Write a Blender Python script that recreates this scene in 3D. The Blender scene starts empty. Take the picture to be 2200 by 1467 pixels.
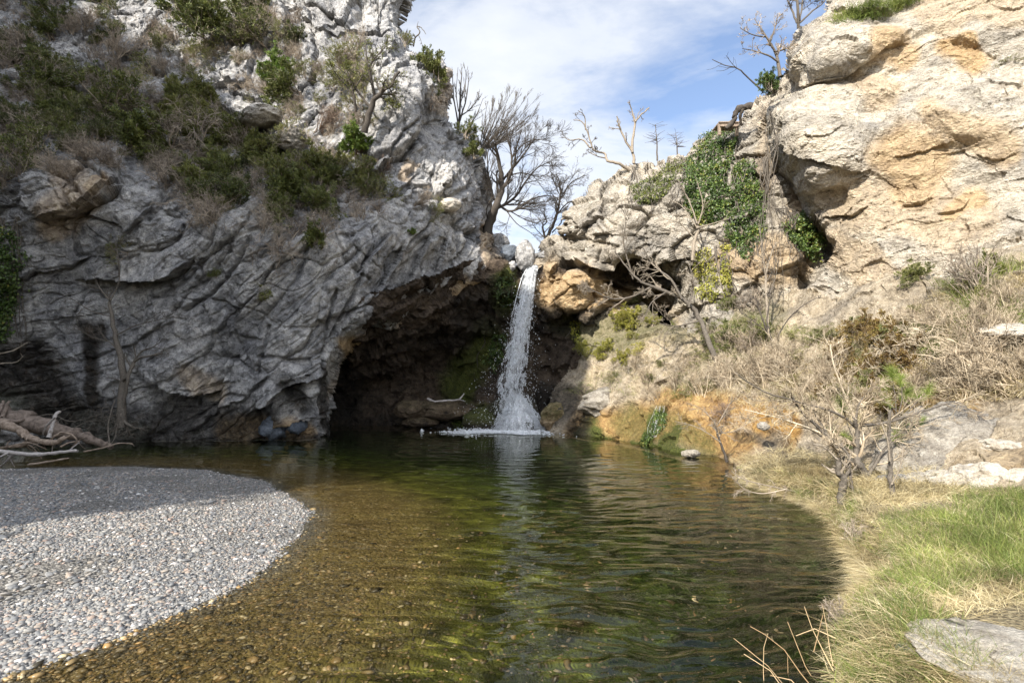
import bpy, math, random
import numpy as np
from mathutils import Vector, Matrix
from mathutils.bvhtree import BVHTree

R = math.radians
scene = bpy.context.scene
col = scene.collection
random.seed(7)
rng = np.random.default_rng(7)

# ------------------------------------------------------------------ camera, sky, sun, exposure
CAM_Z = 1.8
PITCH = 4.8
FPX, CX, CY = 1100.0, 1100.0, 733.5
cam_d = bpy.data.cameras.new('camera')
cam = bpy.data.objects.new('camera', cam_d)
col.objects.link(cam)
cam.location = (0, 0, CAM_Z)
cam.rotation_euler = (R(90 + PITCH), 0, 0)
cam_d.sensor_width = 36
cam_d.lens = 18.0
cam_d.clip_start = 0.05
cam_d.clip_end = 3000
scene.camera = cam

SUN_EL = 34.0
SUN_AZ = np.array([0.55, 0.83]); SUN_AZ /= np.linalg.norm(SUN_AZ)      # the way the light travels, in plan
sun_dir = Vector((SUN_AZ[0] * math.cos(R(SUN_EL)), SUN_AZ[1] * math.cos(R(SUN_EL)), -math.sin(R(SUN_EL))))
sun_d = bpy.data.lights.new('sun', 'SUN')
sun_d.energy = 3.75
sun_d.angle = R(0.53)
sun_d.color = (1.0, 0.93, 0.82)
sun = bpy.data.objects.new('sun', sun_d)
col.objects.link(sun)
sun.rotation_euler = sun_dir.to_track_quat('-Z', 'Y').to_euler()
sun.location = (-20, -30, 40)

world = bpy.data.worlds.new('World')
scene.world = world
world.use_nodes = True
wt = world.node_tree
wt.nodes.clear()


def N(t, typ, **kw):
    n = t.nodes.new(typ)
    for k, v in kw.items():
        if k.startswith('i_'):
            key = k[2:]
            key = int(key) if key.isdigit() else key
            n.inputs[key].default_value = v
        else:
            setattr(n, k, v)
    return n


def ramp(t, stops, fac=None, interp='LINEAR'):
    r = t.nodes.new('ShaderNodeValToRGB')
    r.color_ramp.interpolation = interp
    e = r.color_ramp.elements
    while len(e) < len(stops):
        e.new(0.5)
    for el, (p, c) in zip(e, stops):
        el.position = p
        if isinstance(c, (int, float)):
            c = (c, c, c)
        el.color = (c[0], c[1], c[2], 1)
    if fac is not None:
        t.links.new(fac, r.inputs[0])
    return r


def build_sky():
    t = wt
    L = t.links.new
    out = N(t, 'ShaderNodeOutputWorld')
    bg = N(t, 'ShaderNodeBackground')
    sky = N(t, 'ShaderNodeTexSky', sky_type='NISHITA', sun_disc=False)
    sky.sun_elevation = R(SUN_EL)
    sky.sun_rotation = math.atan2(-SUN_AZ[0], -SUN_AZ[1])
    sky.air_density = 1.0
    sky.dust_density = 0.6
    sky.ozone_density = 1.6
    tc = N(t, 'ShaderNodeTexCoord')
    # wispy cirrus: the direction projected on a high flat layer, stretched
    sep = N(t, 'ShaderNodeSeparateXYZ')
    L(tc.outputs['Generated'], sep.inputs[0])
    zc = N(t, 'ShaderNodeMath', operation='ADD', i_1=0.22)
    L(sep.outputs[2], zc.inputs[0])
    dx = N(t, 'ShaderNodeMath', operation='DIVIDE'); L(sep.outputs[0], dx.inputs[0]); L(zc.outputs[0], dx.inputs[1])
    dy = N(t, 'ShaderNodeMath', operation='DIVIDE'); L(sep.outputs[1], dy.inputs[0]); L(zc.outputs[0], dy.inputs[1])
    cmb = N(t, 'ShaderNodeCombineXYZ'); L(dx.outputs[0], cmb.inputs[0]); L(dy.outputs[0], cmb.inputs[1])
    mp = N(t, 'ShaderNodeMapping'); mp.inputs['Rotation'].default_value = (0, 0, R(28)); mp.inputs['Scale'].default_value = (1.1, 2.0, 1)
    mp.inputs['Location'].default_value = (2.35, 0.6, 0)
    L(cmb.outputs[0], mp.inputs[0])
    n1 = N(t, 'ShaderNodeTexNoise', i_Scale=1.25, i_Detail=9.0, i_Roughness=0.56, i_Distortion=0.5)
    L(mp.outputs[0], n1.inputs[0])
    n2 = N(t, 'ShaderNodeTexNoise', i_Scale=5.0, i_Detail=6.0, i_Roughness=0.6, i_Distortion=0.3)
    L(mp.outputs[0], n2.inputs[0])
    mx = N(t, 'ShaderNodeMath', operation='MULTIPLY_ADD', i_1=0.22); L(n2.outputs[0], mx.inputs[0]); L(n1.outputs[0], mx.inputs[2])
    # more cloud low above the lip
    low = N(t, 'ShaderNodeMapRange'); low.inputs[1].default_value = 0.62; low.inputs[2].default_value = 0.22
    low.inputs[3].default_value = 0.0; low.inputs[4].default_value = 0.16
    L(sep.outputs[2], low.inputs[0])
    ad = N(t, 'ShaderNodeMath', operation='ADD'); L(mx.outputs[0], ad.inputs[0]); L(low.outputs[0], ad.inputs[1])
    rp = ramp(t, [(0.50, 0.06), (0.60, 0.38), (0.70, 0.78), (0.86, 0.98)], ad.outputs[0])
    mix = N(t, 'ShaderNodeMix', data_type='RGBA')
    L(rp.outputs[0], mix.inputs[0])
    tint = N(t, 'ShaderNodeMix', data_type='RGBA', blend_type='MULTIPLY')
    tint.inputs[0].default_value = 1.0
    tint.inputs[7].default_value = SKY_TINT
    L(sky.outputs[0], tint.inputs[6])
    L(tint.outputs[2], mix.inputs[6])
    # cloud brighter round the sun than opposite it; boost added there as unseen fill
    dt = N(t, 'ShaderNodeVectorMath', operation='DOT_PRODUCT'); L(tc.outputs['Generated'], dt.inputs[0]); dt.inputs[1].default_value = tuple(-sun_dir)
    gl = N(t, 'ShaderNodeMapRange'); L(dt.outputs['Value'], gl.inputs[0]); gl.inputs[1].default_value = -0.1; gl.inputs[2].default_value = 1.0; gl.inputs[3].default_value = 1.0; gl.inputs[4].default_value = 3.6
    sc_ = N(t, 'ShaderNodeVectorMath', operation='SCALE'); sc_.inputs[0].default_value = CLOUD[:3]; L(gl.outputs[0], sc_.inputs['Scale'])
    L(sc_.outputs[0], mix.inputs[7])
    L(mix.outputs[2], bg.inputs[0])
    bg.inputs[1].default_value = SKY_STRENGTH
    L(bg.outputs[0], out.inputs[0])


SKY_STRENGTH = 0.095
SKY_TINT = (1.05, 1.02, 1.04, 1)
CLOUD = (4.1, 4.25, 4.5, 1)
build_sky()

scene.view_settings.view_transform = 'Standard'
scene.view_settings.look = 'None'
scene.view_settings.exposure = 1.38
scene.view_settings.gamma = 1
scene.cycles.max_bounces = 8
scene.cycles.diffuse_bounces = 4
scene.cycles.glossy_bounces = 3
scene.cycles.transmission_bounces = 6
scene.cycles.transparent_max_bounces = 16
scene.cycles.sample_clamp_indirect = 6
scene.cycles.use_denoising = True
scene.cycles.caustics_reflective = False

# ------------------------------------------------------------------ projection helpers
SP, CP = math.sin(R(PITCH)), math.cos(R(PITCH))


def rays(px, py):
    px = np.asarray(px, float); py = np.asarray(py, float)
    x = (px - CX) / FPX
    u = -(py - CY) / FPX
    return np.stack([x, CP - SP * u, SP + CP * u], -1)


def P(px, py, Y):
    """the point on the sight line of a pixel at ground distance Y ahead"""
    r = rays(px, py)
    return np.array([0, 0, CAM_Z]) + r * (np.asarray(Y, float) / r[..., 1])[..., None]


def W(px, py, z=0.0):
    """the point on the horizontal plane z seen at a pixel"""
    r = rays(px, py)
    return np.array([0, 0, CAM_Z]) + r * ((z - CAM_Z) / r[..., 2])[..., None]


def WY(px, py, z=0.0):
    return float(W(px, py, z)[1])


# ------------------------------------------------------------------ noise (vectorised)
def _h(ix, iy, iz, seed):
    h = (ix.astype(np.int64) * 374761393 + iy.astype(np.int64) * 668265263 + iz.astype(np.int64) * 2147483647 + seed * 144665) & 0xFFFFFFFF
    h = ((h ^ (h >> 13)) * 1274126177) & 0xFFFFFFFF
    h = ((h ^ (h >> 16)) * 2246822519) & 0xFFFFFFFF
    h = h ^ (h >> 15)
    return (h & 0xFFFFFF).astype(np.float64) / float(0x1000000)


def vnoise(p, seed=0):
    f = np.floor(p); i = f.astype(np.int64); t = p - f
    t = t * t * t * (t * (t * 6 - 15) + 10)
    r = 0
    for a in (0, 1):
        wx = t[..., 0] if a else 1 - t[..., 0]
        for b in (0, 1):
            wy = t[..., 1] if b else 1 - t[..., 1]
            for c in (0, 1):
                wz = t[..., 2] if c else 1 - t[..., 2]
                r = r + _h(i[..., 0] + a, i[..., 1] + b, i[..., 2] + c, seed) * wx * wy * wz
    return r * 2 - 1


_ROT = np.array([[0.36, 0.48, -0.8], [-0.8, 0.6, 0.0], [0.48, 0.64, 0.6]])


def fbm(p, seed=0, octaves=5, gain=0.5, lac=2.05):
    a, s, tot = 1.0, 0.0, 0.0
    q = p
    for k in range(octaves):
        s = s + a * vnoise(q, seed + k * 17)
        tot += a
        a *= gain
        q = (q @ _ROT.T) * lac + 3.7
    return s / tot


def ridged(p, seed=0, octaves=5, gain=0.5):
    a, s, tot = 1.0, 0.0, 0.0
    q = p
    for k in range(octaves):
        s = s + a * (1 - np.abs(vnoise(q, seed + k * 31)) * 2)
        tot += a
        a *= gain
        q = (q @ _ROT.T) * 2.1 + 1.3
    return s / tot


def voronoi(p, seed=0, jitter=0.9):
    """F1, F2, three random numbers of the nearest cell, offset from its point"""
    f = np.floor(p); i = f.astype(np.int64)
    n = p.shape[:-1]
    d1 = np.full(n, 1e9); d2 = np.full(n, 1e9)
    rid = np.zeros(n + (3,)); off = np.zeros(n + (3,))
    for a in (-1, 0, 1):
        for b in (-1, 0, 1):
            for c in (-1, 0, 1):
                jx, jy, jz = i[..., 0] + a, i[..., 1] + b, i[..., 2] + c
                hx = _h(jx, jy, jz, seed); hy = _h(jx, jy, jz, seed + 1); hz = _h(jx, jy, jz, seed + 2)
                q = np.stack([jx + 0.5 + (hx - 0.5) * jitter, jy + 0.5 + (hy - 0.5) * jitter, jz + 0.5 + (hz - 0.5) * jitter], -1)
                o = p - q
                d = np.sqrt((o * o).sum(-1))
                m = d < d1
                d2 = np.where(m, d1, np.minimum(d2, d))
                d1 = np.where(m, d, d1)
                rid[m] = np.stack([hx, hy, hz], -1)[m]
                off[m] = o[m]
    r2 = np.modf(rid * 57.31)[0]
    return d1, d2, r2, off


def sstep(a, b, x):
    t = np.clip((x - a) / (b - a), 0, 1)
    return t * t * (3 - 2 * t)


# ------------------------------------------------------------------ 2-D helpers
def in_poly(x, y, poly):
    poly = np.asarray(poly, float)
    c = np.zeros(x.shape, bool)
    n = len(poly)
    for k in range(n):
        x0, y0 = poly[k]; x1, y1 = poly[(k + 1) % n]
        if y0 == y1:
            continue
        cond = ((y0 > y) != (y1 > y)) & (x < (x1 - x0) * (y - y0) / (y1 - y0) + x0)
        c ^= cond
    return c


def dist_line(x, y, pts, closed=False):
    pts = np.asarray(pts, float)
    d = np.full(np.shape(x), 1e9)
    n = len(pts)
    for k in range(n if closed else n - 1):
        a = pts[k]; b = pts[(k + 1) % n]
        ab = b - a
        L2 = max(ab @ ab, 1e-12)
        t = np.clip(((x - a[0]) * ab[0] + (y - a[1]) * ab[1]) / L2, 0, 1)
        d = np.minimum(d, np.hypot(x - a[0] - t * ab[0], y - a[1] - t * ab[1]))
    return d


def tps(ctrl, x, y, smooth=0.0):
    c = np.asarray(ctrl, float)
    s = 500.0
    X = c[:, :2] / s
    n = len(c)
    d = np.hypot(X[:, None, 0] - X[None, :, 0], X[:, None, 1] - X[None, :, 1])
    K = np.where(d > 0, d * d * np.log(np.maximum(d, 1e-9)), 0) + np.eye(n) * smooth
    Pm = np.c_[np.ones(n), X]
    A = np.zeros((n + 3, n + 3)); A[:n, :n] = K; A[:n, n:] = Pm; A[n:, :n] = Pm.T
    w = np.linalg.solve(A, np.r_[c[:, 2], 0, 0, 0])
    out = w[n] + w[n + 1] * x / s + w[n + 2] * y / s
    for k in range(n):
        dd = np.hypot(x / s - X[k, 0], y / s - X[k, 1])
        out = out + w[k] * np.where(dd > 0, dd * dd * np.log(np.maximum(dd, 1e-9)), 0)
    return out


# ------------------------------------------------------------------ object helpers
def tag(o, label=None, cat=None, group=None, kind=None):
    if label: o['label'] = label
    if cat: o['category'] = cat
    if group: o['group'] = group
    if kind: o['kind'] = kind
    return o


def link(name, me, parent=None, mat=None):
    o = bpy.data.objects.new(name, me)
    col.objects.link(o)
    if parent is not None:
        o.parent = parent
    if mat is not None and len(me.materials) == 0:
        me.materials.append(mat)
    return o


def empty(name, loc=(0, 0, 0), rz=0.0):
    o = bpy.data.objects.new(name, None)
    col.objects.link(o)
    o.location = loc
    o.rotation_euler = (0, 0, rz)
    o.empty_display_size = 0.2
    return o


def mesh_np(name, V, F, smooth=True, attrs=None, mat=None, matidx=None):
    """V (n,3); F (m,k) all of one face size, or a list of such arrays"""
    Fs = F if isinstance(F, list) else [F]
    Fs = [np.asarray(f, np.int32) for f in Fs if len(f)]
    me = bpy.data.meshes.new(name)
    V = np.asarray(V, np.float32)
    me.vertices.add(len(V))
    me.vertices.foreach_set('co', V.ravel())
    nl = sum(f.size for f in Fs); npoly = sum(len(f) for f in Fs)
    me.loops.add(nl); me.polygons.add(npoly)
    me.loops.foreach_set('vertex_index', np.concatenate([f.ravel() for f in Fs]))
    tot = np.concatenate([np.full(len(f), f.shape[1], np.int32) for f in Fs])
    st = np.concatenate([[0], np.cumsum(tot)[:-1]]).astype(np.int32)
    me.polygons.foreach_set('loop_start', st)
    me.polygons.foreach_set('use_smooth', np.full(npoly, smooth))
    me.update(calc_edges=True)
    for k, a in (attrs or {}).items():
        a = np.asarray(a, np.float32)
        if a.ndim == 1:
            at = me.attributes.new(k, 'FLOAT', 'POINT'); at.data.foreach_set('value', a)
        else:
            at = me.attributes.new(k, 'FLOAT_COLOR', 'POINT')
            if a.shape[1] == 3: a = np.c_[a, np.ones(len(a))]
            at.data.foreach_set('color', a.astype(np.float32).ravel())
    if mat: me.materials.append(mat)
    return me


class MB:
    """collects vertices and faces of one mesh"""
    def __init__(s):
        s.V = []; s.F = {}; s.n = 0; s.A = []

    def add(s, V, F, a=None):
        V = np.asarray(V, float)
        F = np.asarray(F, np.int64)
        s.V.append(V)
        s.F.setdefault(F.shape[1], []).append(F + s.n)
        s.A.append(np.zeros(len(V)) if a is None else np.broadcast_to(np.asarray(a, float), (len(V),)))
        s.n += len(V)

    def tube(s, pts, rad, sides=5, a=None, cap=True):
        pts = np.asarray(pts, float); rad = np.broadcast_to(np.asarray(rad, float), (len(pts),))
        T = np.gradient(pts, axis=0); T /= np.maximum(np.linalg.norm(T, axis=1, keepdims=True), 1e-9)
        up = np.array([0, 0, 1.0]) if abs(T[0, 2]) < 0.9 else np.array([1.0, 0, 0])
        U = np.empty_like(T); u = np.cross(T[0], up)
        for k in range(len(T)):
            u = u - T[k] * (u @ T[k]); ln = np.linalg.norm(u)
            if ln < 1e-6:
                u = np.cross(T[k], [0.3, 0.5, 0.8]); ln = np.linalg.norm(u)
            u = u / ln; U[k] = u
        Bv = np.cross(T, U)
        ang = np.arange(sides) * 2 * math.pi / sides
        V = pts[:, None] + rad[:, None, None] * (U[:, None] * np.cos(ang)[None, :, None] + Bv[:, None] * np.sin(ang)[None, :, None])
        V = V.reshape(-1, 3)
        m = len(pts)
        i = np.arange(m - 1)[:, None] * sides; j = np.arange(sides)[None]; j2 = (j + 1) % sides
        F = np.stack([i + j, i + j2, i + sides + j2, i + sides + j], -1).reshape(-1, 4)
        s.add(V, F, a)

    def mesh(s, name, mat, smooth=True, attr=None):
        V = np.concatenate(s.V)
        Fs = [np.concatenate(f) for f in s.F.values()]
        return mesh_np(name, V, Fs, smooth, {attr: np.concatenate(s.A)} if attr else None, mat)


# ------------------------------------------------------------------ materials
def mat_new(name):
    m = bpy.data.materials.new(name)
    m.use_nodes = True
    t = m.node_tree
    t.nodes.clear()
    out = N(t, 'ShaderNodeOutputMaterial')
    b = N(t, 'ShaderNodeBsdfPrincipled')
    t.links.new(b.outputs[0], out.inputs[0])
    return m, t, b


def mixc(t, fac, a, b, blend='MIX'):
    n = t.nodes.new('ShaderNodeMix'); n.data_type = 'RGBA'; n.blend_type = blend
    for idx, v in ((0, fac), (6, a), (7, b)):
        if isinstance(v, (int, float)):
            n.inputs[idx].default_value = v
        elif isinstance(v, tuple):
            n.inputs[idx].default_value = (v[0], v[1], v[2], 1)
        else:
            t.links.new(v, n.inputs[idx])
    return n.outputs[2]


def mathn(t, op, a, b=None, c=None, clamp=False):
    n = t.nodes.new('ShaderNodeMath'); n.operation = op; n.use_clamp = clamp
    for idx, v in ((0, a), (1, b), (2, c)):
        if v is None: continue
        if isinstance(v, (int, float)): n.inputs[idx].default_value = v
        else: t.links.new(v, n.inputs[idx])
    return n.outputs[0]


def rock_material(name, light, mid, dark, scale=1.0, bump=1.0, streak=(1, 1, 1), rot=(0, 0, 0), pits=0.5, ochre=((0.27, 0.165, 0.075), (0.45, 0.315, 0.17), (0.60, 0.48, 0.31))):
    m, t, b = mat_new(name)
    L = t.links.new
    geo = N(t, 'ShaderNodeNewGeometry')
    mp = N(t, 'ShaderNodeMapping'); mp.inputs['Rotation'].default_value = rot; mp.inputs['Scale'].default_value = streak
    L(geo.outputs['Position'], mp.inputs[0])
    n_big = N(t, 'ShaderNodeTexNoise', i_Scale=0.55 * scale, i_Detail=6.0, i_Roughness=0.6, i_Distortion=0.4); L(mp.outputs[0], n_big.inputs[0])
    n_mid = N(t, 'ShaderNodeTexNoise', i_Scale=3.2 * scale, i_Detail=8.0, i_Roughness=0.68); L(mp.outputs[0], n_mid.inputs[0])
    n_fin = N(t, 'ShaderNodeTexNoise', i_Scale=17.0 * scale, i_Detail=7.0, i_Roughness=0.72); L(geo.outputs['Position'], n_fin.inputs[0])
    n_mic = N(t, 'ShaderNodeTexNoise', i_Scale=48.0 * scale, i_Detail=5.0, i_Roughness=0.75); L(geo.outputs['Position'], n_mic.inputs[0])
    n_lich = N(t, 'ShaderNodeTexNoise', i_Scale=6.5 * scale, i_Detail=9.0, i_Roughness=0.8, i_Distortion=0.6); L(geo.outputs['Position'], n_lich.inputs[0])
    c1 = ramp(t, [(0.30, dark), (0.46, mid), (0.62, light)], n_mid.outputs[0])
    c2 = ramp(t, [(0.32, (0.52, 0.52, 0.54)), (0.50, (0.92, 0.90, 0.88)), (0.66, (1.12, 1.07, 1.0))], n_big.outputs[0])
    c = mixc(t, 1.0, c1.outputs[0], c2.outputs[0], 'MULTIPLY')
    c3 = ramp(t, [(0.28, (0.42, 0.40, 0.39)), (0.44, (0.86, 0.85, 0.84)), (0.62, (1.16, 1.15, 1.12))], n_fin.outputs[0])
    c = mixc(t, 0.85, c, c3.outputs[0], 'MULTIPLY')
    c4 = ramp(t, [(0.34, 0.55), (0.5, 1.0), (0.66, 1.3)], n_mic.outputs[0])
    c = mixc(t, 0.8, c, c4.outputs[0], 'MULTIPLY')
    # pale crusts and near-black lichen specks
    lf = ramp(t, [(0.56, 0.0), (0.66, 0.75)], n_lich.outputs[0])
    c = mixc(t, lf.outputs[0], c, (light[0] * 1.25, light[1] * 1.24, light[2] * 1.22))
    lf2 = ramp(t, [(0.30, 0.85), (0.39, 0.0)], n_lich.outputs[0])
    c = mixc(t, lf2.outputs[0], c, (0.055, 0.055, 0.058))
    # stains kept on the rock: ochre, moss and dark seepage
    st = N(t, 'ShaderNodeAttribute', attribute_name='stain')
    sp = N(t, 'ShaderNodeSeparateColor'); L(st.outputs['Color'], sp.inputs[0])
    jit = mathn(t, 'MULTIPLY_ADD', n_mid.outputs[0], 1.5, -0.75)
    jit2 = mathn(t, 'MULTIPLY_ADD', n_lich.outputs[0], 1.7, -0.85)
    oc = mathn(t, 'MULTIPLY', mathn(t, 'ADD', mathn(t, 'MULTIPLY', jit, 0.8), sp.outputs[0], clamp=True), mathn(t, 'MULTIPLY', sp.outputs[0], 3.0, clamp=True), clamp=True)
    ocol = ramp(t, [(0.30, ochre[0]), (0.5, ochre[1]), (0.68, ochre[2])], n_mid.outputs[0])
    ocol2 = mixc(t, 0.6, ocol.outputs[0], c3.outputs[0], 'MULTIPLY')
    c = mixc(t, oc, c, ocol2)
    mo = mathn(t, 'MULTIPLY', mathn(t, 'ADD', jit2, sp.outputs[1], clamp=True), mathn(t, 'MULTIPLY', sp.outputs[1], 3.0, clamp=True), clamp=True)
    mocol = ramp(t, [(0.3, (0.022, 0.030, 0.010)), (0.5, (0.07, 0.085, 0.018)), (0.7, (0.17, 0.16, 0.04))], n_fin.outputs[0])
    c = mixc(t, mo, c, mocol.outputs[0])
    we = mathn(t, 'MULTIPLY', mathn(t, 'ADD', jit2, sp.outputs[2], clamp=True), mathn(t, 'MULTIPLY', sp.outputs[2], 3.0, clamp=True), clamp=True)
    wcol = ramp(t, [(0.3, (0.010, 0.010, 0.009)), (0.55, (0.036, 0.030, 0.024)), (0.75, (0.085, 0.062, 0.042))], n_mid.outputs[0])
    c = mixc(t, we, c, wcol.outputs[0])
    L(c, b.inputs['Base Color'])
    rr = mathn(t, 'MULTIPLY_ADD', we, -0.35, 0.92)
    L(rr, b.inputs['Roughness'])
    b.inputs['Specular IOR Level'].default_value = 0.25
    # relief
    vo = N(t, 'ShaderNodeTexVoronoi', feature='F1', i_Scale=9.0 * scale); L(mp.outputs[0], vo.inputs[0])
    hsum = mathn(t, 'MULTIPLY_ADD', n_fin.outputs[0], 0.9, mathn(t, 'MULTIPLY', n_mid.outputs[0], 1.6))
    hsum = mathn(t, 'MULTIPLY_ADD', vo.outputs['Distance'], -pits, hsum)
    hsum = mathn(t, 'MULTIPLY_ADD', n_lich.outputs[0], 0.7, hsum)
    hsum = mathn(t, 'MULTIPLY_ADD', n_mic.outputs[0], 0.35, hsum)
    bp = N(t, 'ShaderNodeBump', i_Strength=1.0, i_Distance=0.085 * bump)
    L(hsum, bp.inputs['Height'])
    L(bp.outputs[0], b.inputs['Normal'])
    return m


M_left = rock_material('grey_limestone', (0.575, 0.58, 0.59), (0.33, 0.336, 0.348), (0.105, 0.108, 0.115), 1.0, 1.0, (1, 1, 1), (0, 0, 0), 0.5)
M_right = rock_material('ochre_limestone', (0.62, 0.585, 0.515), (0.49, 0.45, 0.38), (0.25, 0.225, 0.185), 1.3, 0.9, (1, 1, 1.6), (0, R(25), 0), 0.7)
M_bluff = rock_material('white_limestone', (0.56, 0.53, 0.47), (0.40, 0.37, 0.32), (0.17, 0.155, 0.135), 1.3, 1.0, (1, 1, 1.4), (0, R(-15), 0), 0.5)
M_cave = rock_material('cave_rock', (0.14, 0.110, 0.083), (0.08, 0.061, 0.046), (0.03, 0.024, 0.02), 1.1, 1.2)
M_slope = rock_material('slope_earth', (0.60, 0.53, 0.42), (0.43, 0.37, 0.28), (0.19, 0.16, 0.115), 1.6, 1.0, ochre=((0.17, 0.085, 0.02), (0.40, 0.235, 0.075), (0.56, 0.42, 0.20)))

# ------------------------------------------------------------------ relief sheets
SHEETS = []


def features(gx, gy, feats):
    """ledges, cracks and bulges that belong to one place of a face"""
    h = np.zeros(gx.shape)
    jx = 7 * fbm(np.stack([gx / 35, gy / 35, gx * 0 + 0.5], -1), 33, 4) + 2.2 * fbm(np.stack([gx / 14, gy / 14, gx * 0 + 0.5], -1), 35, 2)
    jy = 7 * fbm(np.stack([gx / 35, gy / 35, gx * 0 + 7.5], -1), 34, 4) + 2.2 * fbm(np.stack([gx / 14, gy / 14, gx * 0 + 3.5], -1), 36, 2)
    x, y = gx + jx, gy + jy
    for f in feats:
        kind, pts, w, a = f[:4]
        pts = np.asarray(pts, float)
        if kind == 'bump':
            d = (np.hypot(x - pts[0, 0], y - pts[0, 1]) if len(pts) == 1 else dist_line(x, y, pts)) / w
            h += a * np.sqrt(np.clip(1 - d * d, 0, 1))
            continue
        if kind == 'block':
            d = dist_line(x, y, pts, True); ins = in_poly(x, y, pts)
            h += np.where(ins, a * (0.75 + 0.25 * sstep(0, w, d)), 0)
            continue
        d = dist_line(x, y, pts)
        L_ = np.r_[0, np.cumsum(np.hypot(*np.diff(pts, axis=0).T))]
        if kind == 'crack':
            h -= a * np.exp(-(d / w) ** 2)
            continue
        # ledge: what lies above (left of the walking direction) stands out
        best = np.full(x.shape, 1e9); sd = np.zeros(x.shape); tt = np.zeros(x.shape)
        for k in range(len(pts) - 1):
            p0, p1 = pts[k], pts[k + 1]; ab = p1 - p0
            t = np.clip(((x - p0[0]) * ab[0] + (y - p0[1]) * ab[1]) / (ab @ ab), 0, 1)
            dd = np.hypot(x - p0[0] - t * ab[0], y - p0[1] - t * ab[1])
            c = ab[0] * (y - p0[1]) - ab[1] * (x - p0[0])
            m = dd < best
            best = np.where(m, dd, best); sd = np.where(m, np.sign(c), sd); tt = np.where(m, L_[k] + t * (L_[k + 1] - L_[k]), tt)
        endf = sstep(0, 0.18, tt / L_[-1]) * sstep(0, 0.18, 1 - tt / L_[-1])
        lower = f[4] if len(f) > 4 else 0.8
        h += np.where(sd < 0, a * np.exp(-(best / w) ** 1.3), -a * lower * np.exp(-best / (w * 0.5))) * endf
    return h


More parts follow.
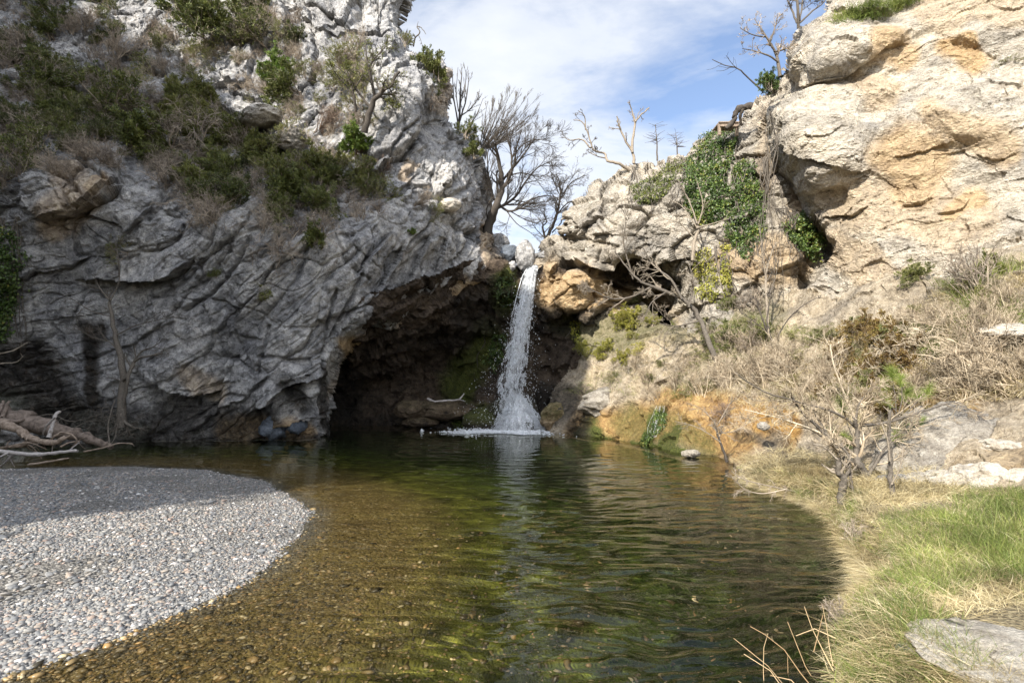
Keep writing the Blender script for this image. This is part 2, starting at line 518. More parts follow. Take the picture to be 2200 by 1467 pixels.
def sheet(name, poly, ctrl, mat, detail, step=2.3, curl=(), stains=(), skirt=4.0, label=None, feats=()):
    """a rock face: outline, distance control points (px, py, Y), rounded free edges, world-space detail,
    and a body that runs on behind it"""
    poly = np.asarray(poly, float)
    x0, y0 = poly.min(0) - step; x1, y1 = poly.max(0) + step
    xs = np.arange(x0, x1 + step, step); ys = np.arange(y0, y1 + step, step)
    gx, gy = np.meshgrid(xs, ys)
    wob = 5.0 * vnoise(np.stack([gx / 22, gy / 22, gx * 0 + 3.3], -1), 5) + 8 * vnoise(np.stack([gx / 60, gy / 60, gx * 0 + 9.3], -1), 8)
    wob2 = 5.0 * vnoise(np.stack([gx / 22, gy / 22, gx * 0 + 13.3], -1), 6)
    inside = in_poly(gx + wob, gy + wob2, poly)
    Yd = tps(ctrl, gx, gy)
    for (line, width, amount) in curl:
        d = dist_line(gx + wob, gy + wob2, line)
        q = np.clip(1 - d / width, 0, 1)
        Yd = Yd + amount * (1 - np.sqrt(np.clip(1 - q * q, 0, 1)))
    Pw = P(gx, gy, Yd)
    # normals of the smooth sheet
    du = np.gradient(Pw, axis=1); dv = np.gradient(Pw, axis=0)
    nrm = np.cross(dv, du); nrm /= np.maximum(np.linalg.norm(nrm, axis=-1, keepdims=True), 1e-9)
    view = Pw - np.array([0, 0, CAM_Z]); view /= np.linalg.norm(view, axis=-1, keepdims=True)
    flip = ((nrm * view).sum(-1) > 0)
    nrm[flip] *= -1
    nrm = nrm - view * 0.8
    nrm /= np.linalg.norm(nrm, axis=-1, keepdims=True)
    m = inside
    idx = -np.ones(gx.shape, np.int64); idx[m] = np.arange(m.sum())
    pv = Pw[m]; nv = nrm[m]
    h, crack = detail(pv, gx[m], gy[m])
    h = h + features(gx[m], gy[m], feats)
    fade = 1.0
    V = pv + nv * (h * fade)[:, None]
    q = idx[:-1, :-1], idx[:-1, 1:], idx[1:, 1:], idx[1:, :-1]
    ok = (q[0] >= 0) & (q[1] >= 0) & (q[2] >= 0) & (q[3] >= 0)
    F = np.stack([q[0][ok], q[3][ok], q[2][ok], q[1][ok]], -1)
    # used verts only
    st = np.zeros((len(V), 3))
    for s in stains:
        ch, pts, rad, amt = s[:4]
        pts = np.asarray(pts, float)
        jx = 30 * fbm(np.stack([gx[m] / 70, gy[m] / 70, gx[m] * 0 + 0.5], -1), 3, 3)
        jy = 30 * fbm(np.stack([gx[m] / 70, gy[m] / 70, gx[m] * 0 + 7.5], -1), 4, 3)
        if len(pts) == 1:
            d = np.hypot(gx[m] + jx - pts[0, 0], gy[m] + jy - pts[0, 1])
        else:
            d = dist_line(gx[m] + jx, gy[m] + jy, pts)
        st[:, ch] = np.maximum(st[:, ch], amt * (1 - sstep(rad * 0.35, rad, d)))
    # skirt: push boundary back along the sight line so that the face has a body
    e = {}
    E = np.concatenate([F[:, [0, 1]], F[:, [1, 2]], F[:, [2, 3]], F[:, [3, 0]]])
    key = np.sort(E, 1); k1 = key[:, 0] * len(V) + key[:, 1]
    uq, inv, cnt = np.unique(k1, return_inverse=True, return_counts=True)
    be = E[cnt[inv] == 1]
    bv = np.unique(be)
    vb = V[bv] - np.array([0, 0, CAM_Z]); vb /= np.linalg.norm(vb, axis=1, keepdims=True)
    back = V[bv] + vb * skirt
    nb = np.full(len(V), -1, np.int64); nb[bv] = np.arange(len(bv)) + len(V)
    SF = np.stack([be[:, 1], be[:, 0], nb[be[:, 0]], nb[be[:, 1]]], -1)
    V2 = np.concatenate([V, back])
    st2 = np.concatenate([st, st[bv]]); cr2 = np.concatenate([crack, crack[bv]])
    used = np.zeros(len(V2), bool); used[F.ravel()] = 1; used[SF.ravel()] = 1
    rem = np.cumsum(used) - 1
    F = rem[F]; SF = rem[SF]; V2 = V2[used]; st2 = st2[used]; cr2 = cr2[used]
    me = mesh_np(name, V2, [F, SF], False, {'stain': st2, 'crack': cr2}, mat)
    o = link(name, me)
    tag(o, label, kind='structure')
    SHEETS.append((name, V2, F))
    return o


def fold_coords(p, gx, gy):
    """bedding of the left cliff, folded about a point high on the left"""
    cxw, czw = -17.5, 15.5
    X = p[:, 0] - cxw; Z = p[:, 2] - czw
    r = np.hypot(X, Z); a = np.arctan2(Z, X)
    return r, a * 9.0


def slab_layer(p, r, t, sr, st_, sy, seed, amp, tilt, crackw, crackd):
    wp = np.stack([r / sr, t / st_, p[:, 1] / sy], -1)
    wp = wp + 0.35 * np.stack([fbm(p / 1.6, seed + 1, 4), fbm(p / 1.6, seed + 2, 4), fbm(p / 1.6, seed + 3, 3)], -1)
    f1, f2, rid, off = voronoi(wp, seed)
    h = (rid[:, 0] - 0.5) * amp + (off * (rid - 0.5)).sum(-1) * tilt
    edge = f2 - f1
    ck = 1 - sstep(0.0, crackw, edge)
    return h - ck * crackd, ck


def rock_left(p, gx, gy):
    r, t = fold_coords(p, gx, gy)
    h1, c1 = slab_layer(p, r, t, 1.5, 4.5, 2.5, 11, 0.85, 0.55, 0.10, 0.22)
    h2, c2 = slab_layer(p, r, t, 0.62, 2.7, 1.4, 23, 0.30, 0.36, 0.09, 0.16)
    h3, c3 = slab_layer(p, r, t, 0.22, 1.0, 0.6, 37, 0.07, 0.12, 0.14, 0.04)
    big = fbm(p / 3.2, 91, 4) * 0.75
    # overlapping beds: each rises and breaks off along a sharp edge, offset at the joints
    jf1, jf2, jr, jo = voronoi(np.stack([r / 2.2, t / 1.5, p[:, 1] / 2.5], -1) + 0.5 * fbm(p / 2.0, 61, 3)[:, None], 62)
    ph = r / 0.85 + 0.9 * fbm(p / 2.1, 63, 3) + 0.16 * fbm(p / 0.4, 64, 3) + jr[:, 0] * 0.8
    fr_ = ph - np.floor(ph)
    bed = np.where(fr_ < 0.93, fr_ / 0.93, (1 - fr_) / 0.07) * sstep(-0.25, 0.3, fbm(np.stack([r / 0.9, t / 2.4, p[:, 1]], -1), 65, 3) + 0.1)
    ph2 = r / 0.21 + 0.9 * fbm(p / 0.9, 66, 3) + jr[:, 1]
    fr2_ = ph2 - np.floor(ph2)
    bed2 = np.where(fr2_ < 0.9, fr2_ / 0.9, (1 - fr2_) / 0.1) * sstep(-0.1, 0.3, fbm(np.stack([r / 0.5, t / 1.4, p[:, 1]], -1), 67, 3))
    mid = fbm(p / 0.7, 92, 4) * 0.14
    fine = fbm(p / 0.16, 93, 3) * 0.035
    rg = ridged(p / 0.9 + fbm(p / 1.1, 5, 3)[:, None] * 0.6, 94, 4) * 0.10
    stri = fbm(np.stack([r / 0.13, t / 1.3, p[:, 1] / 0.6], -1) + 0.5 * fbm(p / 0.8, 96, 3)[:, None], 97, 4) * 0.055
    chip = ridged(p / 0.3, 98, 3) * 0.022
    # where the face is blocky and where it is massive
    blk = sstep(-0.2, 0.25, fbm(p / 3.0, 77, 3) + 0.10) * (1 - 0.6 * sstep(420, 250, gy))
    patch_ = sstep(-0.25, 0.2, fbm(p / 3.4, 68, 3) + 0.12)
    patch2_ = sstep(-0.05, 0.3, fbm(p / 2.0, 69, 3))
    right_ = 0.35 + 0.65 * sstep(200, 420, gx)
    h = (bed * 0.26 * patch_ + bed2 * 0.04 * patch2_) * right_ - (1 - sstep(0, 0.05, jf2 - jf1)) * 0.08 + stri * 0.8 + chip + big * 0.65 + mid * 0.35 + fine + rg * 0.6 + h1 * 0.6 + h2 * (0.10 + 0.35 * blk) + h3 * blk * 0.5
    f1, f2, rid, off = voronoi(np.stack([r / 0.30, t / 0.55, p[:, 1] / 0.4], -1) + 0.5 * fbm(p / 0.5, 71, 2)[:, None], 72)
    h = h + (off * (rid - 0.5)).sum(-1) * 0.11
    return h, np.clip(c1 + c2 * blk, 0, 1)


def rock_right(p, gx, gy):
    w = np.stack([fbm(p / 1.8, 201, 3), fbm(p / 1.8, 202, 3), fbm(p / 1.8, 203, 3)], -1)
    q = p * np.array([0.8, 0.8, 1.5])
    big = fbm(q / 2.6 + w * 0.5, 211, 3) * 0.5
    rg = ridged(q / 1.5 + w * 0.9, 214, 5, 0.5) * 0.13
    mid = fbm(q / 0.55 + w, 215, 4) * 0.12
    fine = fbm(p / 0.13, 216, 3) * 0.030
    f1, f2, rid, off = voronoi(q / 0.9 + w * 1.2, 220)
    h4 = (rid[:, 0] - 0.5) * 0.05 + (off * (rid - 0.5)).sum(-1) * 0.16
    patch = sstep(0.0, 0.4, fbm(p / 2.3, 240, 3) + 0.1)
    f1, f2, rid, off = voronoi(q / 0.22 + w * 3, 230)
    h5 = (off * (rid - 0.5)).sum(-1) * 0.08 * patch
    return big + rg + mid + fine + h4 + h5, np.zeros(len(p))


def rock_bluff(p, gx, gy):
    h, c = rock_right(p * 1.25, gx, gy)
    wp = p * np.array([1 / 1.3, 1 / 1.3, 1 / 0.75]) + 0.4 * fbm(p / 1.2, 301, 3)[:, None]
    f1, f2, rid, off = voronoi(wp, 305)
    ck = 1 - sstep(0, 0.12, f2 - f1)
    return h * 0.8 + (rid[:, 0] - 0.5) * 0.4 + (off * (rid - 0.5)).sum(-1) * 0.4 - ck * 0.1, ck


def rock_cave(p, gx, gy):
    w = fbm(p / 1.2, 401, 3)[:, None]
    f1, f2, rid, off = voronoi(p / 0.9 + w * 0.8, 405)
    h = (rid[:, 0] - 0.5) * 0.5 + (off * (rid - 0.5)).sum(-1) * 0.5
    f1, f2, rid, off = voronoi(p / 0.3 + w * 0.8, 415)
    h += (off * (rid - 0.5)).sum(-1) * 0.22
    return h + fbm(p / 1.5, 406, 5) * 0.5 + ridged(p / 0.8, 407, 4) * 0.15, f1 * 0


def rock_slope(p, gx, gy):
    w = fbm(p / 1.2, 501, 3)[:, None]
    f1, f2, rid, off = voronoi(p / 0.7 + w * 0.8, 505)
    h = (off * (rid - 0.5)).sum(-1) * 0.3
    return h + fbm(p / 1.3, 506, 5) * 0.35 + ridged(p / 0.5, 507, 3) * 0.06, f1 * 0


# ---- left cliff: foot in the pool, overhanging slab face, vegetated terrace, pillars against the sky
left_sky = [(885, -420), (890, -60), (884, 0), (872, 22), (868, 48), (880, 75), (878, 105), (915, 118), (950, 128), (968, 150), (972, 200),
            (972, 262), (995, 280), (1028, 322), (1036, 360), (1048, 400), (1052, 440), (1040, 500), (1050, 508), (1062, 520), (1088, 530),
            (1100, 560), (1098, 590)]
cave_edge = [(1098, 590), (1060, 592), (1000, 622), (950, 650), (900, 690), (862, 725), (800, 712), (762, 745), (735, 800), (712, 850), (704, 900), (690, 960)]
left_poly = [(-420, -420)] + left_sky + cave_edge[1:] + [(690, 985), (400, 985), (0, 985), (-420, 1010)]
left_ctrl = [(-420, 1000, 14.5), (0, 985, 15.5), (300, 985, 17.0), (500, 985, 17.4), (690, 985, 17.8),
             (-420, 600, 13.5), (0, 850, 15.6), (0, 600, 15.2), (250, 780, 16.4), (250, 600, 16.0), (450, 850, 16.7), (450, 650, 15.8), (600, 860, 16.6),
             (600, 650, 15.8), (700, 780, 16.8), (700, 600, 16.2), (800, 640, 17.4), (800, 520, 16.8), (900, 600, 18.6), (1000, 570, 19.8), (1090, 560, 20.6),
             (950, 500, 18.6), (1020, 500, 19.8),
             (100, 480, 15.0), (250, 480, 15.4), (400, 480, 15.6), (500, 500, 15.6), (650, 480, 16.2), (80, 370, 15.2), (240, 360, 15.8), (420, 400, 16.4), (600, 400, 17.2), (760, 430, 17.4),
             (-420, 200, 15), (0, 250, 17.5), (200, 250, 18.5), (400, 250, 19.5), (560, 250, 20.0), (640, 300, 19.0), (0, 50, 21), (250, 80, 22), (480, 100, 22.5),
             (620, 150, 21.5), (720, 120, 20.5), (700, 300, 18.8), (830, 120, 19.6), (830, 250, 18.4), (870, 200, 18.6), (840, 380, 18.0), (940, 250, 20.2), (950, 420, 19.0), (1010, 380, 19.8),
             (1040, 450, 20.4), (860, 20, 21), (750, 20, 21.5), (-420, -420, 20), (200, -420, 27), (880, -420, 26)]
left_st = [(0, [(150, 380), (190, 420), (120, 480)], 60, 0.5), (0, [(420, 800), (450, 830)], 45, 0.42), (0, [(480, 915), (640, 925)], 45, 0.9),
           (0, [(960, 180), (950, 230)], 26, 0.4), (0, [(1035, 500), (1060, 590)], 30, 0.6),
           (0, [(762, 745), (862, 725), (950, 650), (1060, 600)], 40, 0.9),
           (0, [(760, 740), (712, 850)], 20, 0.3), (0, [(890, 350), (870, 380)], 20, 0.5),
           (0, [(235, 395), (215, 420)], 26, 0.7),
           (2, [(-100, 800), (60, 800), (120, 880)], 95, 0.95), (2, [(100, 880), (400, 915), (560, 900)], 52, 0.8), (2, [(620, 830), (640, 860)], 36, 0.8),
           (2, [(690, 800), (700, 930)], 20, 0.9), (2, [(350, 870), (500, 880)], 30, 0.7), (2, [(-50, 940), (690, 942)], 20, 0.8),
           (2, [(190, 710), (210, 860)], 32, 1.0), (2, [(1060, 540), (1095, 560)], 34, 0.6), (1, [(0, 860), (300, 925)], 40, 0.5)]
left_feats = [
    ('block', [(62, 392), (100, 372), (160, 342), (235, 322), (252, 345), (250, 388), (190, 435), (150, 460), (95, 470), (66, 440)], 40, 0.55),
    ('ledge', [(90, 478), (150, 466), (200, 436), (262, 388)], 40, 0.45, 1.4),
    ('crack', [(100, 375), (150, 395), (185, 430)], 4, 0.25), ('crack', [(160, 345), (205, 372), (235, 400)], 4, 0.25),
    ('ledge', [(150, 600), (230, 602), (300, 606), (360, 598), (400, 575), (432, 545)], 45, 0.42, 1.2),
    ('crack', [(400, 350), (380, 400), (330, 450), (320, 470)], 6, 0.3), ('crack', [(360, 380), (345, 420), (300, 455)], 5, 0.25),
    ('crack', [(470, 500), (440, 560), (400, 600), (330, 640)], 5, 0.25),
    ('crack', [(540, 520), (500, 580), (455, 630), (400, 665)], 5, 0.3), ('crack', [(500, 530), (470, 570), (430, 610)], 4, 0.22),
    ('ledge', [(480, 935), (482, 860), (490, 780), (497, 720), (520, 670), (570, 610), (610, 555)], 30, -0.28, 0.8),
    ('crack', [(560, 930), (552, 860), (560, 780), (580, 700)], 4, 0.2),
    ('crack', [(660, 540), (640, 600), (600, 650), (560, 690)], 5, 0.22),
    ('crack', [(720, 625), (705, 700), (700, 740), (690, 790)], 4, 0.3),
    ('crack', [(790, 555), (755, 640), (720, 720), (700, 760)], 5, 0.3), ('ledge', [(760, 600), (790, 560), (850, 490)], 18, -0.25, 1.0),
    ('ledge', [(800, 645), (835, 590), (880, 515)], 18, -0.28, 1.0), ('ledge', [(850, 650), (890, 590), (930, 500)], 20, -0.25, 1.0),
    ('ledge', [(905, 640), (940, 580), (965, 510)], 20, -0.22, 1.0), ('crack', [(700, 460), (740, 560), (790, 600)], 4, 0.18),
    ('ledge', [(290, 780), (325, 815), (380, 838), (440, 845), (482, 835)], 55, 0.45, 1.3),
    ('crack', [(560, 765), (620, 775), (690, 768)], 4, 0.2), ('crack', [(520, 740), (500, 720), (560, 735)], 4, 0.2),
    ('ledge', [(545, 880), (585, 858), (615, 826), (665, 815), (705, 790)], 45, 0.35, 1.2),
    ('bump', [(628, 868)], 38, -0.5), ('bump', [(560, 905)], 30, -0.4), ('bump', [(390, 880)], 40, -0.5), ('bump', [(250, 850), (240, 900)], 30, -0.3),
    ('bump', [(60, 820), (100, 900)], 90, -0.3), ('bump', [(600, 700)], 120, 0.35), ('bump', [(400, 740)], 110, 0.4),
    ('crack', [(785, 350), (860, 335), (900, 290), (912, 210)], 9, 0.45), ('ledge', [(795, 380), (850, 345), (905, 290), (915, 190)], 60, 0.35, 0.8),
    ('crack', [(860, 380), (900, 420), (960, 430), (1010, 400)], 6, 0.25), ('crack', [(905, 330), (880, 380)], 6, 0.2),
    ('ledge', [(668, 62), (720, 66), (765, 62), (850, 70)], 26, 0.16, 0.7), ('crack', [(705, 10), (712, 62)], 7, 0.3), ('crack', [(762, 0), (770, 55)], 7, 0.3), ('crack', [(830, 5), (822, 60)], 7, 0.3),
    ('crack', [(955, 470), (1000, 500), (1040, 490)], 8, 0.35), ('crack', [(1010, 500), (985, 560)], 7, 0.3), ('crack', [(985, 240), (965, 330), (975, 400)], 5, 0.2),
    ('block', [(470, 215), (530, 230), (590, 262), (640, 300), (645, 330), (600, 315), (560, 275), (480, 240)], 20, 0.5),
    ('block', [(470, 160), (540, 170), (560, 220), (500, 210)], 15, 0.35), ('block', [(170, 45), (240, 30), (245, 90), (180, 85)], 15, 0.4), ('block', [(45, 100), (100, 95), (110, 140), (60, 135)], 15, 0.4),
]
sheet('cliff_left', left_poly, left_ctrl, M_left, rock_left, 2.2,
      [(left_sky, 90, 4.0), (cave_edge, 55, 2.6), ([(700, 300), (790, 430), (850, 440)], 1, 0)],
      left_st, 9.0, None, left_feats)

# ---- cave wall and the wall behind the fall
cave_poly = [(640, 1000), (640, 700), (760, 640), (900, 590), (1030, 550), (1110, 566), (1128, 584), (1150, 580), (1180, 560), (1260, 600), (1330, 640), (1400, 700), (1420, 1000)]
cave_ctrl = [(640, 1000, 22), (700, 920, 22.6), (780, 925, 22.8), (900, 925, 22.4), (1000, 925, 21.8), (1080, 925, 21.6), (1200, 935, 20.8), (1400, 1000, 19),
             (700, 780, 21.5), (760, 740, 19.6), (800, 800, 22.6), (860, 740, 20.6), (880, 800, 24.2), (950, 680, 21), (960, 760, 24.2), (1040, 680, 22.0), (1040, 780, 24.0),
             (1010, 640, 20.8), (1060, 610, 20.7), (1090, 700, 22.4), (1100, 570, 20.9), (1130, 584, 21.3), (1170, 575, 21.0), (1120, 680, 22.0), (1120, 800, 22.8), (1060, 860, 22.6), (1130, 870, 22.2),
             (1180, 640, 20.8), (1200, 700, 21.8), (1230, 780, 21.6), (1300, 800, 20.5), (1300, 700, 21.3), (1400, 700, 20), (640, 700, 19.5)]
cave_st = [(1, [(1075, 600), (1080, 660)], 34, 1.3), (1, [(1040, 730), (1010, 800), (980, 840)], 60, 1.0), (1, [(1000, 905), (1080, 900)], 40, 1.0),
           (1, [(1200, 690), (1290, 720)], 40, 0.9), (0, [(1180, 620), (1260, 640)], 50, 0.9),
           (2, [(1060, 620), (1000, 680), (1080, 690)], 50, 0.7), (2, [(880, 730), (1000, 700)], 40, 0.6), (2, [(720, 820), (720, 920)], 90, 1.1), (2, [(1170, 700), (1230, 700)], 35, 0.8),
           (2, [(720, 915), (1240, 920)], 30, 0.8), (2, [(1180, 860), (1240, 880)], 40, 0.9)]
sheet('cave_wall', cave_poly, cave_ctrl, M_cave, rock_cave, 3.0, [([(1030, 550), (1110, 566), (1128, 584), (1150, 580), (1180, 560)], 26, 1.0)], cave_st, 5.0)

# ---- white bluff right of the fall
bluff_sky = [(1148, 600), (1160, 556), (1195, 535), (1222, 515), (1212, 486), (1214, 462), (1240, 438), (1262, 418), (1290, 392), (1330, 362), (1360, 352), (1420, 343), (1470, 340), (1490, 305), (1530, 282), (1590, 262),
             (1615, 230), (1650, 200), (1690, 150)]
bluff_under = [(1148, 600), (1152, 640), (1165, 690), (1210, 672), (1262, 690), (1330, 672), (1380, 660), (1420, 640)]
bluff_poly = [(1148, 600)] + bluff_sky[1:] + [(1860, 150), (1860, 760), (1500, 760), (1440, 700), (1420, 645)] + bluff_under[::-1][1:-1]
bluff_ctrl = [(1155, 560, 21.0), (1160, 680, 20.8), (1215, 460, 20.2), (1222, 515, 20.6), (1300, 480, 19.0), (1300, 400, 20.2), (1400, 350, 20.5), (1400, 420, 18.8), (1420, 500, 18.2), (1330, 540, 18.7),
              (1240, 560, 20.2), (1230, 620, 19.9), (1290, 590, 20.0), (1330, 575, 20.2), (1300, 650, 20.3), (1400, 590, 20.0), (1440, 640, 20.0), (1480, 560, 17.8), (1480, 640, 17.8), (1500, 760, 17.0),
              (1500, 420, 17.8), (1500, 320, 19.4), (1590, 280, 18.4), (1560, 500, 17.2), (1600, 650, 16.2), (1640, 220, 17.5), (1640, 400, 16.8), (1690, 520, 15.8), (1690, 650, 15.3), (1660, 330, 16.8), (1760, 560, 15.8),
              (1750, 480, 16.4), (1860, 150, 17), (1860, 760, 14.8), (1720, 350, 16.6)]
bluff_st = [(0, [(1180, 620), (1290, 620), (1380, 640)], 75, 0.95), (2, [(1180, 680), (1280, 690)], 40, 0.9), (2, [(1320, 590), (1440, 610)], 40, 0.9), (2, [(1300, 560), (1400, 585)], 18, 0.6),
            (0, [(1590, 560), (1720, 560)], 70, 0.65), (0, [(1740, 420), (1720, 480)], 50, 0.7), (2, [(1730, 540), (1735, 600)], 30, 0.5), (0, [(1640, 250), (1650, 400)], 40, 0.3),
            (2, [(1170, 555), (1220, 560)], 22, 0.5), (0, [(1420, 660), (1440, 730)], 40, 0.4), (1, [(1360, 660), (1420, 700)], 40, 0.9)]
bluff_feats = [('ledge', [(1170, 612), (1215, 560), (1270, 572), (1330, 560), (1400, 552), (1490, 556)], 36, 0.55, 1.2),
    ('ledge', [(1290, 600), (1350, 618), (1420, 640)], 30, 0.4, 1.0), ('bump', [(1370, 588)], 52, -0.6), ('bump', [(1410, 640)], 35, -0.5), ('bump', [(1235, 625)], 50, 0.45), ('bump', [(1195, 545)], 26, 0.3),
    ('crack', [(1214, 500), (1260, 520), (1330, 530)], 4, 0.2), ('block', [(1210, 484), (1240, 484), (1242, 500), (1212, 502)], 6, 0.35),
    ('crack', [(1270, 470), (1300, 500), (1290, 560)], 4, 0.15), ('bump', [(1450, 400)], 45, 0.5), ('bump', [(1350, 430)], 60, 0.4), ('crack', [(1430, 350), (1400, 400), (1360, 440)], 6, 0.25),
    ('bump', [(1590, 580), (1600, 640)], 22, 0.35), ('bump', [(1640, 570), (1645, 620)], 18, 0.3), ('bump', [(1690, 560)], 30, 0.3), ('bump', [(1748, 560), (1740, 600)], 22, -0.5),
    ('crack', [(1660, 300), (1650, 420), (1670, 480)], 8, 0.4)]
sheet('cliff_middle', bluff_poly, bluff_ctrl, M_bluff, rock_bluff, 2.2, [(bluff_sky, 60, 3.0), (bluff_under, 30, 1.2)], bluff_st, 8.0, None, bluff_feats)

# ---- right cliff: big rounded ochre wall leaning over the bank
right_edge = [(1800, -420), (1790, -60), (1782, -5), (1768, 22), (1742, 42), (1722, 58), (1710, 88), (1694, 118), (1686, 150), (1700, 184), (1672, 208), (1652, 235), (1660, 275), (1664, 330), (1672, 372), (1700, 420),
              (1738, 470), (1768, 500), (1786, 545), (1770, 580), (1735, 610), (1712, 650), (1690, 700), (1675, 760)]
right_poly = right_edge + [(1675, 800), (2000, 900), (2620, 900), (2620, -420)]
right_ctrl = [(1800, -400, 18.0), (2200, -400, 16), (2620, -400, 13), (1790, 0, 16.2), (1730, 70, 15.6), (1700, 140, 15.0), (1800, 60, 15.3), (1780, 120, 14.5), (1830, 100, 14.4), (1760, 185, 15.2), (1820, 165, 15.0), (1700, 195, 15.2),
              (1880, 120, 14.6), (1960, 100, 14.6), (1980, 160, 14.3), (2000, 50, 14.6), (1700, 260, 14.2), (1780, 250, 13.9), (1860, 260, 13.8), (1760, 330, 13.8), (1700, 350, 14.3), (1760, 400, 14.4), (1830, 330, 13.4), (1840, 385, 13.6),
              (1760, 440, 14.9), (1800, 480, 14.4), (1860, 450, 13.6), (1950, 300, 13.0), (1950, 420, 13.1), (2050, 250, 12.7), (2050, 330, 12.6), (2070, 410, 12.4), (2150, 300, 12.1), (2200, 400, 11.6),
              (2060, 90, 13.9), (2110, 120, 13.5), (2140, 60, 13.3), (2200, 150, 12.6), (2200, 50, 13.0), (2000, 520, 12.2), (2200, 520, 11.2), (1850, 600, 13.3), (1770, 640, 14.3), (1700, 700, 15.0), (2000, 640, 11.8), (2200, 640, 10.4),
              (1950, 780, 11.2), (2620, 640, 8.5), (2620, 100, 10), (2620, 900, 7.5), (2030, 460, 12.2)]
right_st = [(0, [(1930, 330), (1990, 350), (1960, 400)], 90, 0.8), (0, [(2000, 260), (2060, 290)], 50, 0.6), (0, [(2100, 300), (2150, 330)], 60, 0.6), (0, [(1880, 100), (1950, 110)], 45, 0.8), (0, [(2040, 90), (2100, 140)], 40, 1.0),
            (0, [(1850, 440), (2080, 470)], 110, 0.45), (0, [(2040, 450), (2090, 430)], 40, 0.9), (0, [(1790, 520), (1900, 620)], 60, 0.45), (0, [(1850, 180), (1900, 200)], 60, 0.45), (0, [(2000, 20), (2200, 30)], 60, 0.4),
            (2, [(1680, 330), (1700, 400), (1760, 480)], 26, 0.35)]
right_feats = [('ledge', [(1690, 188), (1740, 186), (1800, 176), (1840, 148), (1890, 112), (1960, 98)], 50, 0.35, 0.7),
    ('ledge', [(1664, 280), (1700, 318), (1740, 338), (1790, 352), (1850, 372), (1880, 360)], 45, 0.25, 0.7), ('bump', [(1760, 400)], 40, 0.3), ('bump', [(1790, 425)], 25, -0.3),
    ('crack', [(2022, 76), (2060, 104), (2100, 122), (2140, 134)], 7, 0.25), ('ledge', [(2000, 250), (2050, 262), (2091, 256), (2160, 222), (2200, 215)], 24, -0.2, 1.0),
    ('ledge', [(1910, 335), (1960, 330), (2054, 302)], 30, 0.13, 1.0), ('ledge', [(2005, 464), (2040, 462), (2066, 450), (2084, 424)], 22, 0.13, 1.1),
    ('crack', [(1895, 490), (1820, 552), (1750, 640), (1700, 725)], 8, 0.3), ('ledge', [(1930, 445), (1975, 440), (2010, 425)], 14, 0.15, 1.0),
    ('crack', [(1905, 165), (1925, 200)], 6, 0.25), ('crack', [(1870, 150), (1790, 205), (1760, 215)], 7, 0.2), ('bump', [(1780, 270)], 80, 0.35),
    ('ledge', [(2110, 180), (2160, 195), (2200, 190)], 20, 0.1, 1.0), ('bump', [(2110, 90)], 40, 0.3), ('ledge', [(1780, 20), (1850, 40), (1930, 20)], 20, 0.3, 1.0),
    ('ledge', [(2090, 330), (2140, 352), (2190, 330)], 30, 0.1, 1.0), ('ledge', [(1760, 470), (1830, 462), (1870, 440)], 20, 0.2, 1.0)]
right_feats = [(f[0], f[1], f[2] * 1.25, f[3] * 0.5) + tuple(f[4:]) for f in right_feats]
sheet('cliff_right', right_poly, right_ctrl, M_right, rock_right, 2.2, [(right_edge[:16], 70, 3.2), (right_edge[15:20], 26, 1.4)], right_st, 7.0, None, right_feats)

# ---- brushy slope between the cliffs and the pool
s_y = WY
slope_foot = [(1175, 940), (1240, 948), (1330, 960), (1390, 975), (1470, 995), (1540, 1012), (1600, 1045), (1700, 1075), (1790, 1100)]
slope_poly = [(1165, 960), (1170, 905), (1185, 850), (1215, 800), (1235, 740), (1235, 690), (1300, 668), (1380, 650), (1420, 690), (1470, 700), (1560, 640), (1640, 620), (1720, 620), (1800, 640), (1900, 600), (1960, 560), (2080, 530), (2200, 510), (2700, 480),
              (2700, 1200), (1960, 1180), (1800, 1140), (1600, 1080), (1400, 1000), (1300, 985)]
slope_ctrl = [(1180, 930, 19.6), (1240, 940, 18.3), (1300, 948, 17.4), (1390, 965, 15.4), (1470, 985, 13.7), (1540, 1003, 12.4), (1600, 1035, 10.8), (1700, 1070, 9.3), (1800, 1110, 7.9), (1960, 1150, 6.6),
              (1185, 850, 20.3), (1230, 800, 20.8), (1240, 700, 21.4), (1330, 690, 20.6), (1300, 800, 19.3), (1300, 870, 18.4), (1400, 660, 20.2), (1400, 760, 18.0), (1430, 860, 16.2), (1430, 930, 15.0), (1470, 700, 18.0),
              (1560, 650, 16.8), (1550, 760, 15.6), (1550, 880, 14.0), (1560, 960, 12.8), (1700, 640, 15.2), (1700, 740, 13.8), (1700, 860, 12.6), (1700, 960, 10.8), (1850, 640, 13.0), (1850, 760, 11.8), (1850, 880, 10.4), (1850, 980, 8.6),
              (1980, 580, 12.2), (2000, 700, 10.6), (2000, 860, 9.2), (2000, 980, 7.7), (2200, 530, 11.0), (2200, 700, 9.2), (2200, 860, 7.9), (2200, 980, 6.8), (2200, 1080, 6.0), (2650, 500, 8.5), (2700, 1100, 4.8), (2700, 900, 5.8)]
